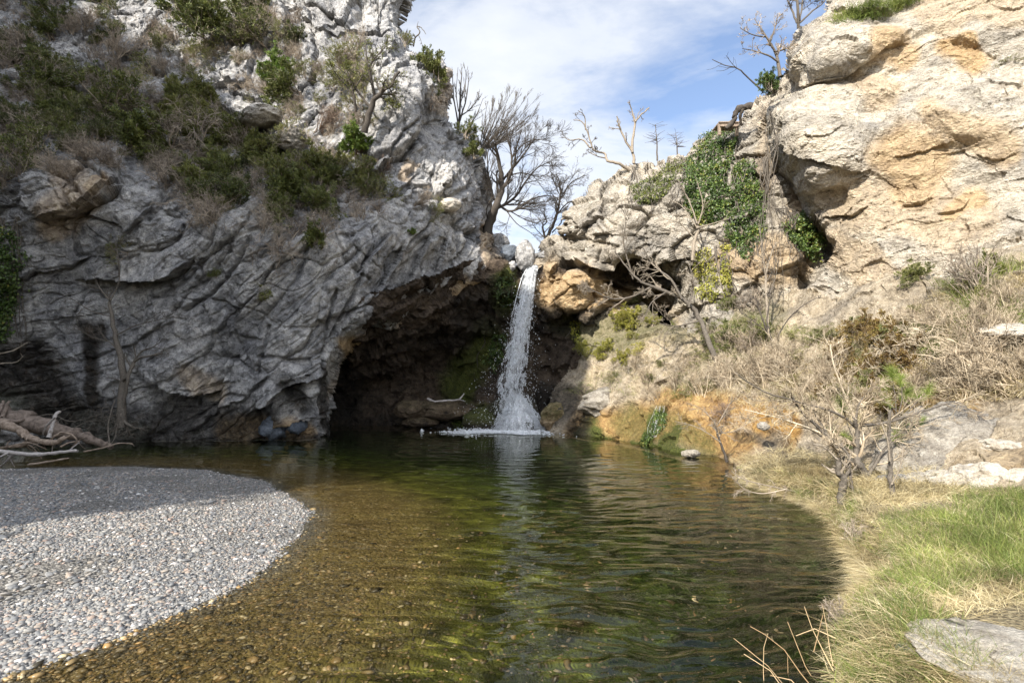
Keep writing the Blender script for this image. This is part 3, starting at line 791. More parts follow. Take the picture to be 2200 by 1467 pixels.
slope_st = [(0, [(1250, 935), (1330, 915), (1400, 900), (1500, 925), (1600, 960)], 62, 0.85), (0, [(1640, 900), (1700, 920)], 45, 1.1), (0, [(1440, 870), (1620, 880)], 50, 0.8), (1, [(1240, 938), (1380, 958), (1540, 1000)], 26, 1.3),
            (1, [(1420, 880), (1390, 940)], 26, 1.2), (1, [(1360, 900), (1500, 960)], 60, 0.6), (1, [(1450, 930), (1440, 960)], 30, 1.0), (1, [(1270, 915), (1260, 935)], 30, 0.9), (2, [(1600, 935), (1690, 955)], 24, 0.55), (0, [(1950, 900), (2060, 860)], 60, 0.7), (1, [(1900, 920), (1990, 880)], 30, 0.7), (0, [(2150, 1000), (2250, 960)], 60, 0.3),
            (2, [(1180, 870), (1250, 860), (1240, 920)], 45, 0.8), (1, [(1250, 720), (1330, 720), (1420, 680)], 60, 0.6), (1, [(1420, 700), (1600, 700), (1650, 660)], 60, 0.35)]
sheet('slope', slope_poly, slope_ctrl, M_slope, rock_slope, 3.0, [([(1165, 960), (1170, 905), (1185, 850), (1215, 800), (1235, 740), (1235, 690)], 30, 1.0)], slope_st, 4.0)

BVHS = {}
for nm, V_, F_ in SHEETS:
    BVHS[nm] = BVHTree.FromPolygons(V_.tolist(), F_.tolist())
# ------------------------------------------------------------------ ground: pool bed, gravel bar, banks, plateau
gb_px = [(-400, 1010), (0, 1006), (150, 1003), (300, 1002), (450, 1009), (560, 1034), (620, 1060), (652, 1098), (656, 1140), (615, 1195), (530, 1243), (430, 1290), (300, 1345), (150, 1405), (0, 1452), (-150, 1520), (-500, 1700)]
_g = W(*np.array(gb_px, float).T)
_g = np.concatenate([[_g[k] * (1 - t) + _g[k + 1] * t for t in (0, .25, .5, .75)] for k in range(len(_g) - 1)] + [_g[-1:]])
_g[:, 0] += 0.16 * fbm(_g / 1.1, 611, 2) + 0.06 * fbm(_g / 0.3, 612, 2)
_g[:, 1] += 0.16 * fbm(_g / 1.1, 613, 2) + 0.06 * fbm(_g / 0.3, 614, 2)
gb_w = [tuple(a[:2]) for a in _g] + [(-9.0, 1.2), (-14, -3), (-14, 8.0)]
bank_px = [(1175, 935), (1240, 942), (1330, 955), (1390, 968), (1470, 988), (1540, 1005), (1600, 1038), (1700, 1072), (1785, 1108), (1818, 1165), (1850, 1215), (1872, 1262), (1830, 1320), (1812, 1380), (1815, 1467)]
bank_w = [tuple(W(x, y)[:2]) for x, y in bank_px] + [(2.05, 1.6), (1.4, 0.6), (0.8, -1.5)]
pool_w = bank_w[::-1] + [(0.6, -1.5), (-14, -3.5), (-16, 8)] + [(-17, 14.5), (-12, 19), (-8, 23.5), (0, 23.5), (2.5, 22)]
pool_w = [(0.6, -1.5), (-3, -3.2), (-13, -3.2), (-18, 5), (-18, 18), (-12, 24), (2.2, 24)] + bank_w


def H(x, y):
    p3 = np.stack([x, y, x * 0], -1)
    dg = dist_line(x, y, gb_w, True); ing = in_poly(x, y, gb_w)
    db = dist_line(x, y, bank_w)
    inp = in_poly(x, y, pool_w)
    dpb = dist_line(x, y, pool_w, True)
    n = fbm(p3 / 0.9, 601, 4)
    # water side
    dep = np.minimum(0.001 + 0.085 * dg + 0.028 * dg * dg, 0.10 + 1.6 * db)
    dep = np.minimum(dep, 0.1 + 0.9 * dpb)
    dep = np.minimum(dep, 1.9 + 0 * dep) + n * 0.05 * sstep(0.5, 2.5, dg)
    z = -np.maximum(dep, 0.0)
    # gravel side: low dome
    zg = 0.004 + 0.17 * (1 - np.exp(-(dg / 1.7) ** 1.3)) + n * 0.02 * sstep(0.2, 1.2, dg)
    z = np.where(ing, zg, z)
    # right bank: undercut lip then rising
    zb = 0.05 + 0.30 * sstep(0, 0.35, db) + 0.075 * np.maximum(db - 0.3, 0) + n * 0.07 * sstep(0.1, 0.6, db)
    zb = zb + 0.05 * np.clip(y - 5, 0, 6) * sstep(0.5, 3, db)
    zb = zb - 0.9 * sstep(9.8, 11.5, y) * (y < 30)
    z = np.where(~inp & ~ing, zb, z)
    # plateau behind the fall
    pl = sstep(25.5, 27.0, y + 0.4 * n) * (y > 0)
    hp = 6.3 + 0.9 * n + 0.28 * np.clip(np.abs(x - 0.5) - 3, 0, 40)
    z = z * (1 - pl) + hp * pl
    far = sstep(30, 60, np.hypot(x, y)) * (y <= 20)
    return z * (1 - far) + (3 + n) * far


def ground_material():
    m, t, b = mat_new('ground_material')
    L = t.links.new
    geo = N(t, 'ShaderNodeNewGeometry')
    at = N(t, 'ShaderNodeAttribute', attribute_name='zone')
    sp = N(t, 'ShaderNodeSeparateColor'); L(at.outputs['Color'], sp.inputs[0])
    v1 = N(t, 'ShaderNodeTexVoronoi', i_Scale=30.0); L(geo.outputs['Position'], v1.inputs[0])
    v2 = N(t, 'ShaderNodeTexVoronoi', i_Scale=55.0); L(geo.outputs['Position'], v2.inputs[0])
    nz = N(t, 'ShaderNodeTexNoise', i_Scale=1.2, i_Detail=6.0, i_Roughness=0.6); L(geo.outputs['Position'], nz.inputs[0])
    nz2 = N(t, 'ShaderNodeTexNoise', i_Scale=3.2, i_Detail=5.0, i_Roughness=0.6, i_Distortion=0.5); L(geo.outputs['Position'], nz2.inputs[0])
    nf = N(t, 'ShaderNodeTexNoise', i_Scale=30.0, i_Detail=6.0, i_Roughness=0.7); L(geo.outputs['Position'], nf.inputs[0])
    gsep = N(t, 'ShaderNodeSeparateColor'); L(v1.outputs['Color'], gsep.inputs[0])
    gsep2 = N(t, 'ShaderNodeSeparateColor'); L(v2.outputs['Color'], gsep2.inputs[0])
    gcol = ramp(t, [(0.0, (0.05, 0.048, 0.045)), (0.35, (0.11, 0.104, 0.094)), (0.6, (0.17, 0.16, 0.145)), (0.8, (0.21, 0.20, 0.18)), (1.0, (0.28, 0.27, 0.255))], gsep2.outputs[0])
    bedc = ramp(t, [(0.0, (0.06, 0.042, 0.016)), (0.4, (0.13, 0.095, 0.036)), (0.7, (0.21, 0.15, 0.06)), (0.93, (0.32, 0.24, 0.11)), (1.0, (0.50, 0.42, 0.26))], gsep.outputs[0])
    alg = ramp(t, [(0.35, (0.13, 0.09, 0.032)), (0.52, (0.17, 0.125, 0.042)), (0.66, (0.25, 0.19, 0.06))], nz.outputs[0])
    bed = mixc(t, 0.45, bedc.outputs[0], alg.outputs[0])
    dcol = ramp(t, [(0.0, (0.13, 0.098, 0.034)), (0.30, (0.082, 0.084, 0.014)), (0.6, (0.046, 0.064, 0.010)), (1.0, (0.020, 0.032, 0.008))], sp.outputs[1])  # algae green, painted darker toward deep water for the light it would absorb
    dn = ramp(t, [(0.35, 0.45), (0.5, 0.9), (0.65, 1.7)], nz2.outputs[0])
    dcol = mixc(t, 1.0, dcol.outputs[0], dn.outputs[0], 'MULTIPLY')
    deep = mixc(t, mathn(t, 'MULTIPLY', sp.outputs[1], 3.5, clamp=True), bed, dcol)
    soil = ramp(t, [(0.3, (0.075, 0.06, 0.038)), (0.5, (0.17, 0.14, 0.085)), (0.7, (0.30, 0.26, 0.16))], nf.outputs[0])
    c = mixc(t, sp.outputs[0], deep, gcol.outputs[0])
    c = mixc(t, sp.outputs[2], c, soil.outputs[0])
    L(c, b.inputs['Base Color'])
    b.inputs['Roughness'].default_value = 0.9
    b.inputs['Specular IOR Level'].default_value = 0.2
    hs = mathn(t, 'MULTIPLY_ADD', v1.outputs['Distance'], -1.0, mathn(t, 'MULTIPLY', v2.outputs['Distance'], -0.5))
    hs = mathn(t, 'MULTIPLY_ADD', nf.outputs[0], 0.5, hs)
    bp = N(t, 'ShaderNodeBump', i_Strength=0.8, i_Distance=0.03); L(hs, bp.inputs['Height']); L(bp.outputs[0], b.inputs['Normal'])
    return m


M_ground = ground_material()
thf = np.linspace(R(-62), R(62), 620)
thb = np.linspace(R(62), R(298), 90)[1:-1]
th = np.concatenate([thf, thb])
rr = np.concatenate([np.geomspace(0.4, 26, 420), np.geomspace(27, 900, 50)])
TH, RR = np.meshgrid(th, rr)
gx_, gy_ = RR * np.sin(TH), RR * np.cos(TH)
gz_ = H(gx_, gy_)
nt, nr = len(th), len(rr)
V_ = np.stack([gx_, gy_, gz_], -1).reshape(-1, 3)
ii = np.arange(nr - 1)[:, None] * nt; jj = np.arange(nt)[None]; j2 = (jj + 1) % nt
F_ = np.stack([ii + jj, ii + nt + jj, ii + nt + j2, ii + j2], -1).reshape(-1, 4)
V_ = np.concatenate([V_, [[0, 0, float(H(np.array([0.01]), np.array([0.01]))[0])]]])
fan = np.stack([np.arange(nt), (np.arange(nt) + 1) % nt, np.full(nt, len(V_) - 1)], -1)
x_, y_ = V_[:, 0], V_[:, 1]
dg_ = dist_line(x_, y_, gb_w, True); ing_ = in_poly(x_, y_, gb_w); inp_ = in_poly(x_, y_, pool_w)
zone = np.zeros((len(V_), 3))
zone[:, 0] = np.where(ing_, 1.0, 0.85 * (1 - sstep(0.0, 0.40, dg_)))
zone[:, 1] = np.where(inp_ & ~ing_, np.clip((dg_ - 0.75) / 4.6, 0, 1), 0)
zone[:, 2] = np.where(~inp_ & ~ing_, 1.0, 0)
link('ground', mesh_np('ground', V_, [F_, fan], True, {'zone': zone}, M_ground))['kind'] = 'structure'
GROUND_BVH = BVHTree.FromPolygons(V_.tolist(), F_.tolist())


# ------------------------------------------------------------------ water
def wave(x, y):
    """ripples spreading from the foot of the fall, as real relief"""
    fx, fy = 0.3, 20.5
    d = np.hypot(x - fx, y - fy)
    r = np.hypot(x, y)
    ux, uy = (x - fx) / np.maximum(d, .1), (y - fy) / np.maximum(d, .1)
    p3 = np.stack([x, y, x * 0], -1)
    wx_ = 0.55 * fbm(p3 / 1.3, 701, 3); wy_ = 0.55 * fbm(p3 / 1.3 + 9, 702, 3)
    near_g = sstep(-0.1, 3.6, dist_line(x, y, gb_w, True))
    h = 0
    rnd = np.random.default_rng(3)
    for k, lam in enumerate([0.62, 0.47, 0.36, 0.29, 0.23, 0.185, 0.15, 0.12, 0.10]):
        for q in range(2):
            a = rnd.normal() * 0.5
            dx, dy = math.sin(a), -math.cos(a)
            ph = (x + wx_) * dx + (y + wy_) * dy
            ph = 0.5 * ph + 0.5 * (d + wx_ * 0.8 + 0.2 * math.sin(a) * x)
            amp = 0.5 + 0.9 * vnoise(np.stack([x / (1.5 * lam), y / (2.2 * lam), x * 0 + k * 3 + q], -1), 720 + k * 2 + q)
            fade = 1 - sstep(lam * 38, lam * 75, r)
            h = h + np.sin(ph * 2 * math.pi / lam + rnd.uniform(0, 6.28)) * lam * amp * fade * (0.0066 if lam > 0.2 else 0.0085)
    h = h + vnoise(np.stack([x / 0.22, y / 0.16, x * 0], -1), 712) * 0.0016 * (1 - sstep(6, 12, r))
    h = h * (0.30 + 0.95 * near_g) * (0.75 + 0.6 * fbm(p3 / 2.6, 705, 2))
    return h + np.exp(-((d - 0.9) / 1.0) ** 2) * 0.04 * fbm(np.stack([x / 0.18, y / 0.18, x * 0], -1), 713, 3)


def water_material():
    m = bpy.data.materials.new('clear_pool_water')
    m.use_nodes = True
    t = m.node_tree; t.nodes.clear(); L = t.links.new
    out = N(t, 'ShaderNodeOutputMaterial')
    gl = N(t, 'ShaderNodeBsdfGlass', i_IOR=1.33, i_Roughness=0.0); gl.inputs[0].default_value = (0.98, 0.97, 0.90, 1)
    L(gl.outputs[0], out.inputs[0])
    return m


M_water = water_material()
thw = np.linspace(R(-56), R(50), 1150)
rw = 1.0 / np.linspace(1 / 1.4, 1 / 26.0, 1250)
TH, RR = np.meshgrid(thw, rw)
wx, wy = RR * np.sin(TH), RR * np.cos(TH)
wz = wave(wx, wy)
nt, nr = len(thw), len(rw)
Vw = np.stack([wx, wy, wz], -1).reshape(-1, 3)
ii = np.arange(nr - 1)[:, None] * nt; jj = np.arange(nt - 1)[None]
Fw = np.stack([ii + jj, ii + jj + 1, ii + nt + jj + 1, ii + nt + jj], -1).reshape(-1, 4)
wo = link('water', mesh_np('water', Vw, Fw, True, None, M_water)); wo['kind'] = 'structure'
# sunlight really refracted by the ripples onto the bed
sun_d.cycles.is_caustics_light = True
wo.cycles.is_caustics_caster = True
bpy.data.objects['ground'].cycles.is_caustics_receiver = True
# ------------------------------------------------------------------ unseen gorge wall added left behind the camera, shaped to shade the left cliff
Q0 = np.array([-6.15, 5.95]) - SUN_AZ * 12.0
ev = np.array([-SUN_AZ[1], SUN_AZ[0]])


def gorge_shade_wall():
    s = np.linspace(0, 40, 120); zz = np.linspace(-1, 1, 60)
    top = np.interp(s, [0, 0.5, 1.5, 4, 8, 15, 25, 40], SHADE_TOP)
    top = top + 0.8 * vnoise(np.stack([s / 1.3, s * 0, s * 0], -1), 801) + 0.4 * vnoise(np.stack([s / 0.4, s * 0, s * 0], -1), 802)
    S, Z = np.meshgrid(s, np.linspace(0, 1, 60))
    Zw = -1 + Z * (top[None, :] + 1)
    bulge = 1.2 * fbm(np.stack([S / 3, Zw / 3, S * 0], -1), 803, 4)
    edge = 1.3 * fbm(np.stack([Zw / 2.2, S * 0, S * 0 + 2], -1), 804, 5) * (S < 3)
    front = np.stack([Q0[0] + ev[0] * (S + edge) + SUN_AZ[0] * bulge, Q0[1] + ev[1] * (S + edge) + SUN_AZ[1] * bulge, Zw], -1)
    back = front - np.array([SUN_AZ[0] * 6, SUN_AZ[1] * 6, 0]) * (1 + 0.2 * Z[..., None])
    n0, n1 = S.shape
    V = np.concatenate([front.reshape(-1, 3), back.reshape(-1, 3)])
    i = np.arange(n0 - 1)[:, None] * n1; j = np.arange(n1 - 1)[None]
    F = np.stack([i + j, i + j + 1, i + n1 + j + 1, i + n1 + j], -1).reshape(-1, 4)
    Fb = F[:, ::-1] + n0 * n1
    a = np.arange(n1 - 1) + (n0 - 1) * n1
    T = np.stack([a, a + 1, a + 1 + n0 * n1, a + n0 * n1], -1)
    e0 = np.arange(n0 - 1) * n1; e1 = e0 + n1 - 1
    S0 = np.stack([e0, e0 + n1, e0 + n1 + n0 * n1, e0 + n0 * n1], -1)
    S1 = np.stack([e1, e1 + n1, e1 + n1 + n0 * n1, e1 + n0 * n1], -1)
    link('gorge_shade_wall', mesh_np('gorge_shade_wall', V, np.concatenate([F, Fb, T, S0, S1]), True, {'stain': np.zeros((len(V), 3))}, M_left))['kind'] = 'structure'


SHADE_TOP = [20, 22, 24, 24.5, 25, 29, 33, 34]
gorge_shade_wall()


def shade_edge_leaves():
    """loose leaves added out of view along that wall to soften its shade"""
    rnd = np.random.default_rng(44)
    n = 5200
    s = np.concatenate([rnd.normal(size=n // 2) * 0.55 - 0.1, rnd.uniform(0, 30, n // 2)])
    z = np.concatenate([rnd.uniform(0, 20, n // 2), np.interp(s[n // 2:], [0, 0.5, 1.5, 4, 8, 15, 25, 40], SHADE_TOP) + rnd.normal(size=n // 2) * 0.7])
    k = vnoise(np.stack([s / 0.9, z / 0.9, s * 0], -1), 45) > -0.1
    s, z = s[k], z[k]
    d = rnd.uniform(-0.6, 0.8, len(s))
    C = np.stack([Q0[0] + ev[0] * s - SUN_AZ[0] * d, Q0[1] + ev[1] * s - SUN_AZ[1] * d, z], -1)
    V, F, a = leaf_quads(C, 0.26, rnd, 0.6)  # unseen leaf scatter, added to break up the shadow edge
    o = link('shade_edge_leaves', mesh_np('shade_edge_leaves', V, F, False, {'v': a}, ML_dark))
    o['kind'] = 'stuff'; o['label'] = 'loose leaves added unseen along the wall edge to soften its shade'
# ------------------------------------------------------------------ plant materials
def plant_mat(name, stops, rough=0.6, attr='v', trans=0.0, spec=0.3):
    m, t, b = mat_new(name)
    at = N(t, 'ShaderNodeAttribute', attribute_name=attr)
    r = ramp(t, stops, at.outputs['Fac'])
    nz = N(t, 'ShaderNodeTexNoise', i_Scale=3.0, i_Detail=3.0)
    geo = N(t, 'ShaderNodeNewGeometry'); t.links.new(geo.outputs['Position'], nz.inputs[0])
    rr = ramp(t, [(0.3, 0.62), (0.7, 1.25)], nz.outputs[0])
    c = mixc(t, 1.0, r.outputs[0], rr.outputs[0], 'MULTIPLY')
    t.links.new(c, b.inputs['Base Color'])
    b.inputs['Roughness'].default_value = rough
    b.inputs['Specular IOR Level'].default_value = spec
    if trans:
        tl = N(t, 'ShaderNodeBsdfTranslucent'); t.links.new(c, tl.inputs[0])
        mx = N(t, 'ShaderNodeMixShader'); mx.inputs[0].default_value = trans
        t.links.new(b.outputs[0], mx.inputs[1]); t.links.new(tl.outputs[0], mx.inputs[2])
        out = [n for n in t.nodes if n.type == 'OUTPUT_MATERIAL'][0]
        t.links.new(mx.outputs[0], out.inputs[0])
    return m


def bark_mat(name, a, b_, scale=30):
    m, t, b = mat_new(name)
    geo = N(t, 'ShaderNodeNewGeometry')
    nz = N(t, 'ShaderNodeTexNoise', i_Scale=float(scale), i_Detail=5.0, i_Roughness=0.7); t.links.new(geo.outputs['Position'], nz.inputs[0])
    r = ramp(t, [(0.3, a), (0.7, b_)], nz.outputs[0]); t.links.new(r.outputs[0], b.inputs['Base Color'])
    b.inputs['Roughness'].default_value = 0.85; b.inputs['Specular IOR Level'].default_value = 0.2
    bp = N(t, 'ShaderNodeBump', i_Strength=0.7, i_Distance=0.02); t.links.new(nz.outputs[0], bp.inputs['Height']); t.links.new(bp.outputs[0], b.inputs['Normal'])
    return m


ML_dark = plant_mat('dark_evergreen_leaf', [(0, (0.042, 0.054, 0.020)), (0.5, (0.105, 0.126, 0.035)), (1, (0.232, 0.242, 0.068))], 0.5, trans=0.15)
ML_olive = plant_mat('olive_leaf', [(0, (0.065, 0.078, 0.026)), (0.5, (0.150, 0.169, 0.046)), (1, (0.286, 0.273, 0.091))], 0.55, trans=0.2)
ML_bright = plant_mat('fresh_leaf', [(0, (0.05, 0.09, 0.018)), (0.5, (0.12, 0.19, 0.035)), (1, (0.26, 0.32, 0.07))], 0.5, trans=0.25)
ML_ivy = plant_mat('ivy_leaf', [(0, (0.022, 0.039, 0.011)), (0.45, (0.056, 0.095, 0.022)), (0.8, (0.112, 0.164, 0.039)), (1, (0.259, 0.259, 0.061))], 0.4, trans=0.15, spec=0.4)
ML_yell = plant_mat('yellow_ivy_leaf', [(0, (0.12, 0.14, 0.02)), (0.5, (0.28, 0.28, 0.05)), (1, (0.45, 0.40, 0.10))], 0.5, trans=0.25)
ML_needle = plant_mat('pine_needle', [(0, (0.08, 0.12, 0.02)), (0.5, (0.18, 0.24, 0.05)), (1, (0.32, 0.36, 0.10))], 0.5, trans=0.15)
ML_rust = plant_mat('rust_fern_leaf', [(0, (0.06, 0.035, 0.015)), (0.5, (0.16, 0.10, 0.035)), (1, (0.28, 0.22, 0.06))], 0.7, trans=0.15)
MT_dry = plant_mat('dry_twig', [(0, (0.167, 0.136, 0.110)), (0.5, (0.309, 0.258, 0.206)), (1, (0.489, 0.412, 0.321))], 0.8)
MT_tan = plant_mat('tan_twig', [(0, (0.22, 0.17, 0.115)), (0.5, (0.38, 0.31, 0.22)), (1, (0.55, 0.47, 0.35))], 0.8)
MT_red = plant_mat('reddish_twig', [(0, (0.12, 0.085, 0.065)), (0.5, (0.21, 0.15, 0.115)), (1, (0.32, 0.24, 0.18))], 0.8)
MG_straw = plant_mat('straw_grass', [(0, (0.16, 0.12, 0.055)), (0.35, (0.36, 0.29, 0.15)), (0.7, (0.56, 0.48, 0.29)), (1, (0.74, 0.67, 0.46))], 0.7, trans=0.25)
MG_green = plant_mat('green_grass', [(0, (0.07, 0.105, 0.022)), (0.5, (0.17, 0.215, 0.05)), (0.8, (0.30, 0.33, 0.09)), (1, (0.50, 0.45, 0.2))], 0.55, trans=0.3)
MB_grey = bark_mat('grey_bark', (0.055, 0.046, 0.038), (0.17, 0.15, 0.125))
MB_dark = bark_mat('dark_bark', (0.03, 0.026, 0.024), (0.10, 0.085, 0.07))
MB_pale = bark_mat('pale_bark', (0.15, 0.125, 0.095), (0.34, 0.29, 0.23))
MB_drift = bark_mat('driftwood', (0.12, 0.085, 0.06), (0.36, 0.29, 0.23), 14)
MB_driftgrey = bark_mat('silver_driftwood', (0.22, 0.20, 0.19), (0.50, 0.46, 0.43), 14)
MB_driftred = bark_mat('brown_driftwood', (0.06, 0.045, 0.036), (0.25, 0.20, 0.165), 10)


# ------------------------------------------------------------------ hits on the rock
def hit(px, py, names=None, ground=True):
    o = Vector((0, 0, CAM_Z)); r = rays(px, py); d = Vector(r / np.linalg.norm(r))
    best = None
    for nm, b in BVHS.items():
        if names and nm not in names: continue
        h = b.ray_cast(o, d)
        if h[0] is not None and (best is None or h[3] < best[2]):
            best = (np.array(h[0]), np.array(h[1]), h[3], nm)
    if ground:
        h = GROUND_BVH.ray_cast(o, d)
        if h[0] is not None and (best is None or h[3] < best[2]):
            best = (np.array(h[0]), np.array(h[1]), h[3], 'ground')
    if best is None:
        return None
    n = best[1]
    if n @ np.array(d) > 0: n = -n
    return best[0], n, best[3], best[3 - 0] if False else best


def surf(px, py, names=None, ground=True):
    h = hit(px, py, names, ground)
    if h is None: return None
    return h[0], h[1], h[3][3]


# ------------------------------------------------------------------ branching wood
def unit(v):
    return v / max(np.linalg.norm(v), 1e-9)


def grow(mb, p0, d0, length, rad, rnd, level, spec, tips=None):
    n = max(3, int(length / spec.get('seg', 0.12)))
    n = min(n, 9)
    pts = [p0]; d = unit(d0)
    for k in range(n):
        d = unit(d + rnd.normal(size=3) * spec.get('wander', 0.18) + np.array([0, 0, spec.get('up', 0.06)]))
        pts.append(pts[-1] + d * length / n)
    pts = np.array(pts)
    r = np.linspace(rad, max(rad * spec.get('taper', 0.35), spec.get('rmin', 0.003)), n + 1)
    mb.tube(pts, r, 5 if rad > 0.02 else (4 if rad > 0.008 else 3), rnd.random())
    if tips is not None and level <= 1:
        tips.append(pts)
    if level > 0:
        side(mb, pts, r, length, rnd, level, spec, tips)
    return pts


def side(mb, pts, r, length, rnd, level, spec, tips=None, t0=None):
    nc = rnd.poisson(spec.get('kids', 4.0) * (spec.get('klen', 1.0) if level == spec['levels'] else 1)) + 1
    for _ in range(nc):
        t = rnd.uniform(spec.get('t0', 0.25) if t0 is None else t0, 1.0)
        k = t * (len(pts) - 1); i = min(int(k), len(pts) - 2); f = k - i
        q = pts[i] * (1 - f) + pts[i + 1] * f
        tan = unit(pts[i + 1] - pts[i])
        a = unit(np.cross(tan, rnd.normal(size=3)))
        ang = rnd.uniform(*spec.get('ang', (0.45, 1.0)))
        dd = tan * math.cos(ang) + a * math.sin(ang)
        ln = length * rnd.uniform(*spec.get('ratio', (0.35, 0.65))) * (1 - 0.45 * t)
        rr_ = max(r[i] * 0.55, spec.get('rmin', 0.003))
        grow(mb, q, dd, ln, rr_, rnd, level - 1, spec, tips)


def smooth_poly(pts, sub=4):
    pts = np.asarray(pts, float)
    n = len(pts)
    if n < 3: return np.array([pts[0] + (pts[1] - pts[0]) * t for t in np.linspace(0, 1, 5)])
    out = []
    for k in range(n - 1):
        p0 = pts[max(k - 1, 0)]; p1 = pts[k]; p2 = pts[k + 1]; p3 = pts[min(k + 2, n - 1)]
        for s in range(sub):
            t = s / sub
            out.append(0.5 * ((2 * p1) + (-p0 + p2) * t + (2 * p0 - 5 * p1 + 4 * p2 - p3) * t * t + (-p0 + 3 * p1 - 3 * p2 + p3) * t ** 3))
    out.append(pts[-1])
    return np.array(out)


def limb_tree(name, label, cat, limbs, Y, spec, mats, seed, dy=0.35, group=None, base=None, leaves=None):
    """a tree whose main limbs follow real outlines; everything finer grows from them.
    limbs: (pixel polyline, radius at start, radius at end); the first is the trunk"""
    rnd = np.random.default_rng(seed)
    tr, cr = MB(), MB()
    b0 = P(limbs[0][0][0][0], limbs[0][0][0][1], Y) if base is None else base
    tips = []
    for li, lb in enumerate(limbs):
        pp, r0, r1 = lb[:3]
        pp = np.asarray(pp, float)
        Yl = Y + (lb[3] if len(lb) > 3 else 0.0)
        ys = np.full(len(pp), Yl) + np.r_[0, np.cumsum(rnd.normal(size=len(pp) - 1) * dy)] + (0 if len(lb) < 5 else np.linspace(0, lb[4], len(pp)))
        w3 = P(pp[:, 0], pp[:, 1], ys)
        w3 = smooth_poly(w3, 4)
        w3[1:-1] += rnd.normal(size=(len(w3) - 2, 3)) * r0 * 0.15
        rad = np.linspace(r0, r1, len(w3)) * (1 + 0.05 * rnd.normal(size=len(w3)))
        L_ = np.linalg.norm(np.diff(w3, axis=0), axis=1).sum()
        tgt = tr if (li == 0 or r0 >= 0.02) else cr
        tgt.tube(w3 - b0, rad, 8 if r0 > 0.04 else 5, rnd.random())
        side(cr, w3 - b0, rad, min(L_, spec.get('maxl', 2.0)), rnd, spec['levels'], spec, tips, 0.45 if li == 0 else None)
    root = empty(name, b0)
    tag(root, label, cat, group)
    link('trunk', tr.mesh('trunk', mats[0], True, 'v'), root)
    if cr.n: link('crown', cr.mesh('crown', mats[1], True, 'v'), root)
    if leaves:
        lm = leaf_on(tips, leaves[0], leaves[1], rnd)
        link('foliage', lm.mesh('foliage', leaves[2], False, 'v'), root)
    return root


def leaf_quads(C, size, rnd, aspect=0.5, dirs=None, v=None):
    """n diamond leaves, each folded a little"""
    n = len(C)
    A = rnd.normal(size=(n, 3)) if dirs is None else dirs + rnd.normal(size=(n, 3)) * 0.4
    A /= np.linalg.norm(A, axis=1, keepdims=True)
    B = np.cross(A, rnd.normal(size=(n, 3))); B /= np.linalg.norm(B, axis=1, keepdims=True)
    Nn = np.cross(A, B)
    s = size * rnd.uniform(0.6, 1.3, n)[:, None]
    V = np.stack([C, C + A * s * 0.5 + B * s * aspect * 0.5 + Nn * s * 0.1, C + A * s, C + A * s * 0.5 - B * s * aspect * 0.5 + Nn * s * 0.1], 1).reshape(-1, 3)
    F = np.arange(n * 4).reshape(n, 4)
    a = np.repeat(rnd.random(n) if v is None else v, 4)
    return V, F, a


def leaf_on(tips, per, size, rnd):
    mb = MB()
    C = []; Vv = []; D = []
    for pts in tips:
        m = rnd.poisson(per)
        if m == 0: continue
        t = rnd.uniform(0.2, 1, m) * (len(pts) - 1); i = np.minimum(t.astype(int), len(pts) - 2); f = (t - i)[:, None]
        C.append(pts[i] * (1 - f) + pts[i + 1] * f + rnd.normal(size=(m, 3)) * size * 0.35)
        D.append((pts[i + 1] - pts[i]) / np.maximum(np.linalg.norm(pts[i + 1] - pts[i], axis=1, keepdims=True), 1e-9))
        Vv.append(np.clip(0.3 + 0.4 * rnd.random() + rnd.normal(size=m) * 0.18, 0, 1))
    if C:
        C = np.concatenate(C); D = np.concatenate(D)
        V, F, a = leaf_quads(C, size, rnd, 0.5, D, np.concatenate(Vv))
        mb.add(V, F, a)
    return mb


# ------------------------------------------------------------------ shrub kinds (unit size: about 1 m tall), meshes shared by all copies
def make_shrub_kind(seed, leafy, leaf, stems=9, kids=4.5, droop=0.06, spread=0.9, wander=0.2):
    rnd = np.random.default_rng(seed)
    st = MB(); tips = []
    spec = dict(levels=2, kids=kids, wander=wander, up=droop, rmin=0.0035, ratio=(0.35, 0.7), ang=(0.4, 1.0), t0=0.2, seg=0.09)
    for k in range(stems):
        a = rnd.uniform(0, 2 * math.pi); tl = abs(rnd.normal()) * 0.5 * spread
        d = np.array([math.cos(a) * math.sin(tl), math.sin(a) * math.sin(tl), math.cos(tl)])
        grow(st, np.array([0, 0, -0.15]) + rnd.normal(size=3) * 0.05, d, rnd.uniform(0.65, 1.05), rnd.uniform(0.010, 0.022), rnd, 2, spec, tips)
    lf = leaf_on(tips, leafy, leaf, rnd) if leafy else None
    return st, lf


SK = {}
for k, (nm, kw) in enumerate([
        ('dense_a', dict(leafy=26, leaf=0.060, stems=9, kids=4.5)), ('dense_b', dict(leafy=24, leaf=0.052, stems=11, kids=4.2, spread=1.2)), ('dense_c', dict(leafy=22, leaf=0.07, stems=8, kids=5.0, spread=0.7)),
        ('loose_a', dict(leafy=7, leaf=0.055, stems=9, kids=4.5)), ('loose_b', dict(leafy=6, leaf=0.05, stems=10, kids=4.5, spread=1.3)),
        ('twig_a', dict(leafy=0, leaf=0, stems=15, kids=5.5, wander=0.22)), ('twig_b', dict(leafy=0, leaf=0, stems=18, kids=5.0, spread=1.4, wander=0.28, droop=-0.02)), ('twig_c', dict(leafy=0, leaf=0, stems=15, kids=5.0, spread=0.5, wander=0.12, droop=0.1)),
        ('twig_droop', dict(leafy=0, leaf=0, stems=18, kids=5.0, spread=1.3, wander=0.15, droop=-0.16))]):
    SK[nm] = make_shrub_kind(100 + k, **kw)
MESHC = {}


